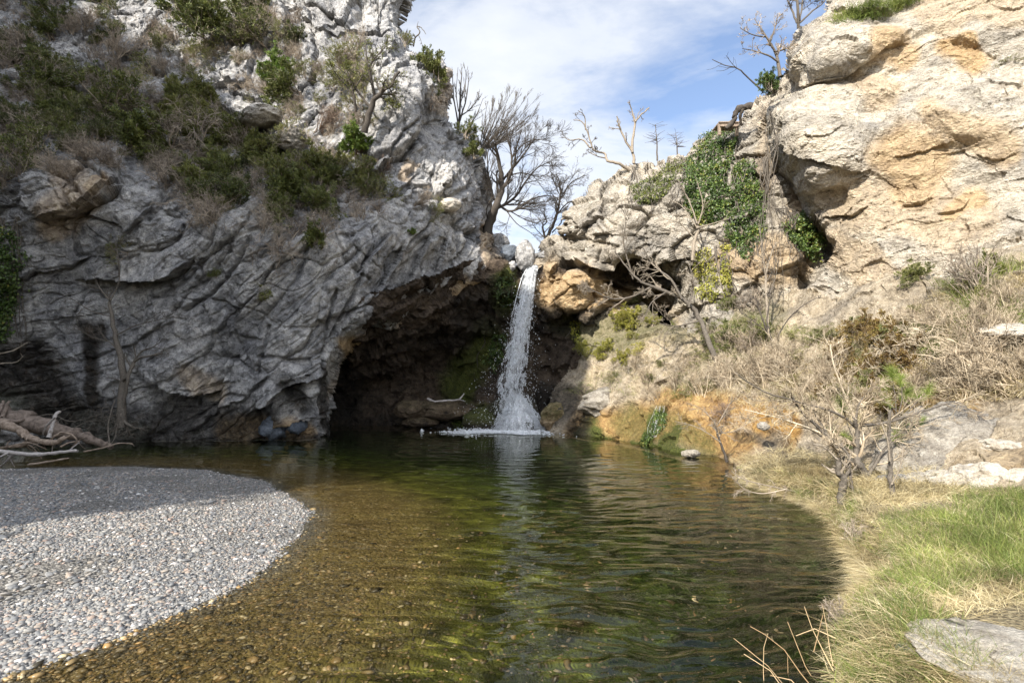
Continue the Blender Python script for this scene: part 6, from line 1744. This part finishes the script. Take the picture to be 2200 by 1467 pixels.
log('driftwood_branch', 'pale driftwood stranded on the rocks inside the cave', [([(918, 856), (935, 862), (960, 860), (985, 858), (997, 845)], 0.05, 0.03), ([(985, 858), (1000, 862)], 0.03, 0.015)], 21.2, MB_driftgrey, 13, group=None)
for k, (a, sz, lab) in enumerate([((960, 880), (1.3, 0.7, 0.40), 'low dark rock carrying the driftwood inside the cave'), ((905, 905), (0.8, 0.5, 0.25), 'dark rock at the waterline deep in the cave'), ((890, 880), (0.8, 0.6, 0.4), 'grey brown rock behind the waterline rock in the cave')]):
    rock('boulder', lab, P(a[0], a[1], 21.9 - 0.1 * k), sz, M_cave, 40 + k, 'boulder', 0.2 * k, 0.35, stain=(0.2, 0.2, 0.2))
# gnarled trunk and the little deck on top of the bluff
log('gnarled_trunk', 'gnarled brown trunk bending over the top of the bluff', [([(1615, 228), (1592, 232), (1580, 245), (1575, 262), (1560, 278)], 0.12, 0.07), ([(1600, 230), (1590, 250), (1594, 270)], 0.06, 0.04)], 17.2, MB_dark, 14, 'trunk', None, None)


def deck():
    b0 = P(1565, 272, 17.9)
    root = empty('wooden_deck', b0)
    tag(root, 'weathered wooden deck beside the gnarled trunk on the bluff top', 'deck')
    def bx(nm, c, s, rz=0.0):
        x, y, z = s
        V = np.array([[i, j, k] for i in (-x, x) for j in (-y, y) for k in (-z, z)], float) / 2
        F = np.array([[0, 1, 3, 2], [4, 6, 7, 5], [0, 4, 5, 1], [2, 3, 7, 6], [0, 2, 6, 4], [1, 5, 7, 3]])
        me = mesh_np(nm, V + np.array(c), F, False, {'v': np.full(8, 0.5)}, MB_drift)
        link(nm, me, root)
    for k in range(3): bx('plank', (0.0, k * 0.22, 0.12 + 0.003 * k), (0.75, 0.2, 0.04))
    bx('post', (-0.34, 0.0, -0.12), (0.09, 0.09, 0.42)); bx('post', (0.3, 0.0, -0.14), (0.09, 0.09, 0.42))
    bx('rail', (0.02, -0.07, 0.0), (0.7, 0.05, 0.09))


deck()

# ------------------------------------------------------------------ dry reeds in the foreground
def reed(label, px_pts, Y, r, seed):
    rnd = np.random.default_rng(seed)
    pp = np.asarray(px_pts, float)
    w = P(pp[:, 0], pp[:, 1], Y + np.linspace(0, 0.1, len(pp)))
    # straight stiff stalks that kink at their joints
    pts = [w[0]]
    for k in range(len(w) - 1):
        for t in (0.33, 0.66, 1.0): pts.append(w[k] * (1 - t) + w[k + 1] * t)
    pts = np.array(pts)
    mb = MB(); mb.tube(pts - pts[0], np.linspace(r, r * 0.55, len(pts)), 5, rnd.random())
    o = link('dry_reed', mb.mesh('dry_reed', MG_reed, True, 'v')); o.location = pts[0]
    tag(o, label, 'reed', 'dry reeds standing in the water at the bottom edge')


MG_reed = plant_mat('reed_stalk', [(0, (0.22, 0.14, 0.065)), (1, (0.46, 0.35, 0.20))], 0.6)
RD = [([(1700, 1490), (1650, 1430), (1576, 1370)], 'straight reed leaning farthest left'), ([(1690, 1490), (1655, 1440), (1598, 1404)], 'lower reed parallel to the farthest left one'), ([(1760, 1495), (1720, 1445), (1685, 1395), (1643, 1362), (1612, 1345)], 'long arching reed that bows over to the left'),
      ([(1642, 1485), (1640, 1440), (1641, 1390), (1650, 1360)], 'upright reed bent at the top left of the fork'), ([(1760, 1480), (1730, 1430), (1710, 1380), (1692, 1335)], 'reed rising steeply in the middle of the clump'), ([(1790, 1440), (1770, 1400), (1745, 1350), (1728, 1302)], 'taller steep reed right of the middle one'),
      ([(1790, 1430), (1782, 1390), (1775, 1340), (1767, 1300)], 'tallest upright reed with an orange tint'), ([(1748, 1400), (1758, 1360), (1768, 1320)], 'short thin reed crossing the tallest one'), ([(1795, 1370), (1750, 1350), (1710, 1365)], 'reed bent over level above the clump'), ([(1700, 1500), (1693, 1450), (1692, 1405)], 'straight thin reed at the bottom of the clump'),
      ([(1640, 1500), (1605, 1475), (1586, 1462)], 'lowest reed barely above the photo edge'), ([(1735, 1500), (1700, 1460), (1655, 1450)], 'low reed kinked across the bottom of the clump'), ([(1815, 1245), (1840, 1235), (1870, 1270)], 'thin dry stem arching over the bank edge higher up')]
for k, (pp, lab) in enumerate(RD):
    reed(lab, pp, 3.15 + 0.04 * (k % 5) if k < 12 else 4.9, 0.0027 + 0.0005 * (k % 3), 200 + k)
for k, (px, py, Y, lab) in enumerate([(1808, 1350, 3.9, 'dead grey weed tuft at the pool edge behind the reeds'), (1834, 1160, 5.75, 'whitish dead weed stalks hanging from the bank edge')]):
    o = empty('dead_weed', P(px, py, Y)); o.scale = (0.24, 0.24, 0.3)
    tag(o, lab, 'weed')
    link('stems', shrub_meshes('twig_b', None, MT_dry)[0], o)


# ------------------------------------------------------------------ the waterfall
def fall_material():
    m, t, b = mat_new('white_water')
    b.inputs['Base Color'].default_value = (0.86, 0.88, 0.90, 1)
    b.inputs['Roughness'].default_value = 0.25
    b.inputs['Specular IOR Level'].default_value = 0.5
    b.inputs['Subsurface Weight'].default_value = 0.0
    tl = N(t, 'ShaderNodeBsdfTranslucent'); tl.inputs[0].default_value = (0.85, 0.88, 0.92, 1)
    mx = N(t, 'ShaderNodeMixShader'); mx.inputs[0].default_value = 0.35
    t.links.new(b.outputs[0], mx.inputs[1]); t.links.new(tl.outputs[0], mx.inputs[2])
    out = [n for n in t.nodes if n.type == 'OUTPUT_MATERIAL'][0]
    t.links.new(mx.outputs[0], out.inputs[0])
    return m


M_fall = fall_material()


def veil_material():
    m, t, b = mat_new('falling_veil'); L = t.links.new
    out = [n for n in t.nodes if n.type == 'OUTPUT_MATERIAL'][0]
    at = N(t, 'ShaderNodeAttribute', attribute_name='flow')
    sp = N(t, 'ShaderNodeSeparateColor'); L(at.outputs['Color'], sp.inputs[0])
    def nz(su, st_, det):
        c = N(t, 'ShaderNodeCombineXYZ')
        L(mathn(t, 'MULTIPLY', sp.outputs[0], su), c.inputs[0]); L(mathn(t, 'MULTIPLY', sp.outputs[1], st_), c.inputs[1]); L(mathn(t, 'MULTIPLY', sp.outputs[2], 20.0), c.inputs[2])
        n = N(t, 'ShaderNodeTexNoise', i_Scale=1.0, i_Detail=det, i_Roughness=0.65, i_Distortion=0.6); L(c.outputs[0], n.inputs[0])
        return n.outputs[0]
    a = nz(9.0, 13.0, 3.0); f = nz(26.0, 75.0, 4.0)
    mix_ = mathn(t, 'ADD', mathn(t, 'MULTIPLY', a, 0.55), mathn(t, 'MULTIPLY', f, 0.45))
    u = mathn(t, 'ABSOLUTE', mathn(t, 'MULTIPLY_ADD', sp.outputs[0], 2.0, -1.0))
    edge = mathn(t, 'POWER', u, 3.0)
    dens = mathn(t, 'MULTIPLY_ADD', sp.outputs[1], -0.15, mathn(t, 'MULTIPLY_ADD', edge, -0.34, 0.12))
    v = mathn(t, 'ADD', mix_, dens)
    r = ramp(t, [(0.46, 0.0), (0.66, 0.85)], v)
    tr = N(t, 'ShaderNodeBsdfTransparent'); tl = N(t, 'ShaderNodeBsdfTranslucent'); tl.inputs[0].default_value = (0.9, 0.92, 0.95, 1)
    b.inputs['Base Color'].default_value = (0.9, 0.92, 0.94, 1); b.inputs['Roughness'].default_value = 0.5
    m1 = N(t, 'ShaderNodeMixShader'); m1.inputs[0].default_value = 0.4; L(b.outputs[0], m1.inputs[1]); L(tl.outputs[0], m1.inputs[2])
    m2 = N(t, 'ShaderNodeMixShader'); L(r.outputs[0], m2.inputs[0]); L(tr.outputs[0], m2.inputs[1]); L(m1.outputs[0], m2.inputs[2])
    L(m2.outputs[0], out.inputs[0])
    return m


M_veil = veil_material()
OCT_V = np.array([[1, 0, 0], [-1, 0, 0], [0, 1, 0], [0, -1, 0], [0, 0, 1], [0, 0, -1]], float)
OCT_F = np.array([[0, 2, 4], [2, 1, 4], [1, 3, 4], [3, 0, 4], [2, 0, 5], [1, 2, 5], [3, 1, 5], [0, 3, 5]])


def drops(C, size, stretch, rnd, dirs=None):
    """n small uneven splashes; dirs: the way each one flies"""
    n = len(C)
    D = np.tile([0, 0, -1.0], (n, 1)) if dirs is None else dirs
    D = D + rnd.normal(size=(n, 3)) * 0.25; D /= np.linalg.norm(D, axis=1, keepdims=True)
    A = np.cross(D, rnd.normal(size=(n, 3))); A /= np.linalg.norm(A, axis=1, keepdims=True)
    Bv = np.cross(D, A)
    s = size[:, None, None]
    jit = rnd.uniform(0.5, 1.4, (n, 6, 1))
    V = C[:, None] + s * jit * (OCT_V[None, :, 0:1] * A[:, None] + OCT_V[None, :, 1:2] * Bv[:, None] + OCT_V[None, :, 2:3] * D[:, None] * np.reshape(stretch, (-1, 1, 1)))
    F = OCT_F[None] + np.arange(n)[:, None, None] * 6
    return V.reshape(-1, 3), F.reshape(-1, 3)


def waterfall():
    rnd = np.random.default_rng(5)
    b0 = W(1100, 925, 0.0)
    root = empty('waterfall', b0)
    tag(root, 'white waterfall dropping from the lip into the dark pool', 'waterfall')
    path = np.array([(1146, 572, 20.9), (1139, 592, 20.75), (1130, 640, 20.62), (1119, 695, 20.5), (1109, 760, 20.42), (1099, 820, 20.35), (1094, 870, 20.3), (1090, 922, 20.25)])
    wid = np.array([9, 13, 17, 20, 25, 30, 32, 34.0])
    tt = np.linspace(0, 1, len(path))
    n = 52000
    t = rnd.random(n) ** 0.95
    c = np.stack([np.interp(t, tt, path[:, kk]) for kk in range(3)], -1)
    # strands: drops gather along a limited number of falling threads
    ns = 46
    su = rnd.normal(size=ns) * 0.42; su2 = rnd.normal(size=ns) * 0.14; sy = rnd.normal(size=ns)
    k = rnd.integers(0, ns, n)
    u = su[k] + su2[k] * np.sin(t * 5 + k) + rnd.normal(size=n) * (0.10 + 0.34 * t)
    cl = vnoise(np.stack([u * 5, t * 26, k * 0.0], -1), 9) + 0.7 * vnoise(np.stack([u * 13, t * 60, k * 0.0], -1), 19)
    keep = (cl > (-0.7 + 1.15 * t) + rnd.normal(size=n) * 0.42) & (np.abs(u) < 1.05)
    x = c[:, 0] + u * np.interp(t, tt, wid)
    yd = c[:, 2] + sy[k] * 0.08 * (0.5 + t) + rnd.normal(size=n) * (0.04 + 0.12 * t)
    C = P(x, c[:, 1], yd)[keep] - b0
    t = t[keep]
    sz = np.exp(rnd.normal(size=len(C)) * 0.45) * (0.0068 + 0.001 * t)
    V, F = drops(C, sz, rnd.uniform(1.2, 5.0, len(C)) * (1.6 - 0.9 * t), rnd, np.tile([-0.12, -0.05, -1.0], (len(C), 1)))
    link('stream', mesh_np('stream', V, F, True, None, M_fall), root)
    # thin veils of falling water, torn into streaks
    tg = np.linspace(0, 1, 150); ug = np.linspace(-1, 1, 27)
    for layer in range(3):
        U, T = np.meshgrid(ug, tg)
        cc = [np.interp(T, tt, path[:, kk]) for kk in range(3)]
        ww = np.interp(T, tt, wid) * (1.0 - 0.1 * layer)
        xx = cc[0] + U * ww + 2.0 * vnoise(np.stack([U * 1.5, T * 9, U * 0 + layer], -1), 3)
        yy_ = cc[2] + 0.10 * layer - 0.12 * (1 - U ** 2) + 0.05 * vnoise(np.stack([U * 3, T * 12, U * 0 + layer], -1), 4)
        Vs = P(xx, cc[1], yy_).reshape(-1, 3) - b0
        i = np.arange(149)[:, None] * 27; j = np.arange(26)[None]
        Fs_ = np.stack([i + j, i + j + 1, i + 28 + j, i + 27 + j], -1).reshape(-1, 4)
        link('veil', mesh_np('veil', Vs, Fs_, True, {'flow': np.stack([U.ravel() * 0.5 + 0.5, T.ravel(), np.full(U.size, layer * 0.3)], -1)}, M_veil), root)
    # spreading skirt of spray over the boulders at the foot
    tg = np.linspace(0, 1, 50); ag = np.linspace(-1, 1, 41)
    for layer in range(2):
        A, T = np.meshgrid(ag, tg)
        xx = 1114 + A * (12 + 50 * T) ; yv = 850 + 4 * A ** 2 + (929 - 850) * T ** 1.15
        yy_ = 20.3 - 0.45 * T + 0.25 * A ** 2 - 0.1 * layer + 0.08 * vnoise(np.stack([A * 4, T * 3, A * 0 + layer], -1), 6)
        Vs = P(xx, yv, yy_).reshape(-1, 3) - b0
        i = np.arange(49)[:, None] * 41; j = np.arange(40)[None]
        Fs_ = np.stack([i + j, i + j + 1, i + 42 + j, i + 41 + j], -1).reshape(-1, 4)
        link('splash_veil', mesh_np('splash_veil', Vs, Fs_, True, {'flow': np.stack([A.ravel() * 0.5 + 0.5, 0.25 + T.ravel() * 0.35, np.full(A.size, 0.5 + layer * 0.3)], -1)}, M_veil), root)
    # narrow solid tongue over the lip
    mb = MB()
    for q in range(26):
        u = rnd.normal() * 0.4; pp = []
        ln = rnd.uniform(0.12, 0.5)
        ts = np.linspace(0, ln, 10)
        cx_ = np.interp(ts, tt, path[:, 0]) + u * np.interp(ts, tt, wid) + np.cumsum(rnd.normal(size=10) * 0.5)
        w = P(cx_, np.interp(ts, tt, path[:, 1]), np.interp(ts, tt, path[:, 2]) + rnd.normal() * 0.06)
        mb.tube(w - b0, np.linspace(0.022, 0.008, 10) * rnd.uniform(0.6, 1.3) * (1 + 0.3 * rnd.normal(size=10)), 5)
    link('lip_strands', mb.mesh('lip_strands', M_fall, True), root)
    # veils over the boulders at the foot
    Cs, Ds = [], []
    for q in range(64):
        a = rnd.uniform(-1, 1)
        x0, y0 = 1112 + rnd.normal() * 10, 848 + abs(rnd.normal()) * 10
        x1 = 1120 + a * 58 + rnd.normal() * 4
        m = 260
        s = rnd.random(m) ** 0.8
        xx = x0 + (x1 - x0) * s; yy = y0 + (927 - y0) * (s ** 1.25) - 5 * np.sin(s * 3.14)
        w = P(xx + rnd.normal(size=m) * 1.6, yy + rnd.normal(size=m) * 1.6, 20.35 - 0.35 * s + 0.3 * abs(a) * s + rnd.normal(size=m) * 0.05)
        Cs.append(w - b0); d = np.gradient(w[np.argsort(s)], axis=0)
        Ds.append(np.tile([a * 0.5, -0.2, -0.8], (m, 1)))
    C = np.concatenate(Cs); D = np.concatenate(Ds)
    V, F = drops(C, np.exp(rnd.normal(size=len(C)) * 0.4) * 0.0085, rnd.uniform(1.5, 4, len(C)), rnd, D)
    link('splash', mesh_np('splash', V, F, True, None, M_fall), root)
    # foam on the pool
    n = 9000
    r = np.abs(rnd.normal(size=n)); th_ = rnd.uniform(0, 2 * math.pi, n)
    fx = 1088 + np.cos(th_) * r * 50 - 8; fy = 928 + np.sin(th_) * r * 4.2 * (0.6 + 0.8 * (vnoise(np.stack([th_ * 2, r, r * 0], -1), 5)))
    Q = W(fx, fy, 0.015) + np.array([0, 0, 1]) * rnd.uniform(0, 0.03, n)[:, None]
    V, F = drops(Q - b0, np.exp(rnd.normal(size=n) * 0.4) * 0.02, np.full(n, 1.5), rnd, np.tile([1.0, 0.2, 0], (n, 1)))
    link('foam', mesh_np('foam', V, F, True, None, M_fall), root)
    # fine spray thrown clear of the stream
    n = 2600
    t = rnd.random(n); u = rnd.normal(size=n) * (0.5 + 0.9 * t)
    C = P(np.interp(t, tt, path[:, 0]) + u * np.interp(t, tt, wid), np.interp(t, tt, path[:, 1]), np.interp(t, tt, path[:, 2]) + rnd.normal(size=n) * 0.25) - b0
    V, F = drops(C, np.exp(rnd.normal(size=n) * 0.4) * 0.009, rnd.uniform(1, 3, n), rnd)
    link('spray', mesh_np('spray', V, F, True, None, M_fall), root)


waterfall()


def trickle():
    rnd = np.random.default_rng(8); mb = MB()
    b0 = None
    for q in range(9):
        x = 1420 + rnd.normal() * 5; pts = []
        for y in np.linspace(872, 940, 10):
            h = surf(x, y, ['slope'], False); x += -1.6 + rnd.normal() * 1.2
            if h is not None: pts.append(h[0] + h[1] * 0.03)
        if len(pts) < 5: continue
        pts = np.array(pts)
        if b0 is None: b0 = pts[0].copy()
        mb.tube(pts - b0, 0.003 * rnd.uniform(0.5, 1.3, len(pts)), 4)
    o = link('trickle', mb.mesh('trickle', M_fall, True)); o.location = b0
    tag(o, 'thin side trickle running over green moss on the ochre rock', 'trickle')


trickle()
ivy('moss', 'dark green moss bed under the thin side trickle', [([(1412, 878), (1436, 890), (1432, 915), (1395, 950), (1372, 950), (1400, 920)], 1.0)], 900, 0.05, ML_ivy, 88, ['slope'], 0.08, 0, 'moss')
ivy('moss', 'bright green moss at the waterline left of the splash', [([(975, 905), (1060, 895), (1075, 915), (1000, 920), (970, 915)], 1.0)], 500, 0.05, ML_bright, 89, ['cave_wall'], 0.12, 0, 'moss')

# ------------------------------------------------------------------ pebbles
def pebble_material(name, cols, wet=False):
    m, t, b = mat_new(name)
    at = N(t, 'ShaderNodeAttribute', attribute_name='v')
    r = ramp(t, cols, at.outputs['Fac'])
    geo = N(t, 'ShaderNodeNewGeometry')
    nz = N(t, 'ShaderNodeTexNoise', i_Scale=60.0, i_Detail=4.0, i_Roughness=0.7); t.links.new(geo.outputs['Position'], nz.inputs[0])
    rr_ = ramp(t, [(0.3, 0.72), (0.7, 1.2)], nz.outputs[0])
    t.links.new(mixc(t, 1.0, r.outputs[0], rr_.outputs[0], 'MULTIPLY'), b.inputs['Base Color'])
    b.inputs['Roughness'].default_value = 0.35 if wet else 0.75
    return m


MP = pebble_material('pebble', [(0, (0.07, 0.073, 0.078)), (0.2, (0.14, 0.145, 0.15)), (0.4, (0.19, 0.19, 0.187)), (0.65, (0.25, 0.243, 0.227)), (0.82, (0.27, 0.235, 0.195)), (0.92, (0.26, 0.19, 0.155)), (1.0, (0.55, 0.54, 0.52))])
MPW = pebble_material('submerged_pebble', [(0, (0.04, 0.033, 0.018)), (0.3, (0.10, 0.075, 0.032)), (0.6, (0.18, 0.13, 0.055)), (0.85, (0.28, 0.17, 0.06)), (1.0, (0.48, 0.40, 0.24))], True)


def pebbles(name, label, cat, C, S, mat, seed, sub=1):
    import bmesh
    rnd = np.random.default_rng(seed)
    bm = bmesh.new(); bmesh.ops.create_icosphere(bm, subdivisions=sub, radius=1.0)
    V0 = np.array([v.co[:] for v in bm.verts]); F0 = np.array([[v.index for v in f.verts] for f in bm.faces]); bm.free()
    n = len(C)
    sc = np.stack([S * rnd.uniform(0.8, 1.35, n), S * rnd.uniform(0.6, 1.0, n), S * rnd.uniform(0.30, 0.6, n)], -1)
    a = rnd.uniform(0, 6.283, n); c, s = np.cos(a)[:, None], np.sin(a)[:, None]
    tx, ty = rnd.normal(size=n)[:, None] * 0.2, rnd.normal(size=n)[:, None] * 0.2
    Q = V0[None] * sc[:, None] * rnd.uniform(0.82, 1.15, (n, len(V0), 1))
    X, Y, Z = Q[..., 0], Q[..., 1], Q[..., 2]
    V = np.stack([X * c - Y * s, X * s + Y * c, Z + X * tx + Y * ty], -1) + C[:, None]
    F = F0[None] + (np.arange(n) * len(V0))[:, None, None]
    o = link(name, mesh_np(name, V.reshape(-1, 3), F.reshape(-1, 3), True, {'v': np.repeat(rnd.random(n) ** 1.1, len(V0))}, mat))
    tag(o, label, cat, kind='stuff')


def pix_scatter(n, x0, x1, y0, y1, rnd, z=0.1):
    px = rnd.uniform(x0, x1, n); py = rnd.uniform(y0, y1, n)
    return W(px, py, z)


rnd_ = np.random.default_rng(77)
Q = np.concatenate([pix_scatter(250000, -80, 680, 995, 1500, rnd_, 0.12), pix_scatter(70000, -560, -80, 995, 1560, rnd_, 0.12)])
m_ = in_poly(Q[:, 0], Q[:, 1], gb_w) | (dist_line(Q[:, 0], Q[:, 1], gb_w, True) < 0.10 * (1 + 1.2 * fbm(Q / 0.3, 88, 2)) * rnd_.random(len(Q)))
m_ &= fbm(Q / 0.8, 89, 4) + 0.35 > rnd_.random(len(Q)) * 0.45
Q = Q[m_]
rnd_.shuffle(Q)
Q = Q[:150000]
dst = np.hypot(Q[:, 0], Q[:, 1])
S = np.exp(rnd_.normal(size=len(Q)) * 0.55) * 0.0055 * (1 + 0.04 * dst) * (1 + 0.5 * fbm(Q / 1.1, 90, 3))
S = np.clip(S, 0.002, 0.03)
Q[:, 2] = H(Q[:, 0], Q[:, 1]) + S * 0.15
pebbles('gravel', 'grey and white gravel covering the bar on the left', 'gravel', Q, S, MP, 1, 1)
Q = pix_scatter(5600, -560, 680, 1020, 1500, rnd_, 0.12)
Q = Q[in_poly(Q[:, 0], Q[:, 1], gb_w)]
S = np.clip(np.exp(rnd_.normal(size=len(Q)) * 0.38) * 0.017, 0.010, 0.042)
Q[:, 2] = H(Q[:, 0], Q[:, 1]) + S * 0.2
pebbles('larger_pebbles', 'larger rounded stones lying scattered over the gravel bar', 'pebbles', Q, S, MP, 2, 2)
Q = pix_scatter(60000, -80, 1700, 1040, 1500, rnd_, -0.1)
dg_ = dist_line(Q[:, 0], Q[:, 1], gb_w, True)
m_ = (~in_poly(Q[:, 0], Q[:, 1], gb_w)) & in_poly(Q[:, 0], Q[:, 1], pool_w) & (rnd_.random(len(Q)) < np.exp(-dg_ / 0.9) + 0.04)
Q = Q[m_][:30000]
S = np.clip(np.exp(rnd_.normal(size=len(Q)) * 0.5) * 0.011, 0.005, 0.06)
Q[:, 2] = H(Q[:, 0], Q[:, 1]) + S * 0.15
pebbles('submerged_gravel', 'brown and amber stones seen through the shallow water', 'gravel', Q, S, MPW, 3, 1)

for nm_ in ('submerged_gravel', 'gravel', 'larger_pebbles'):
    bpy.data.objects[nm_].cycles.is_caustics_receiver = True
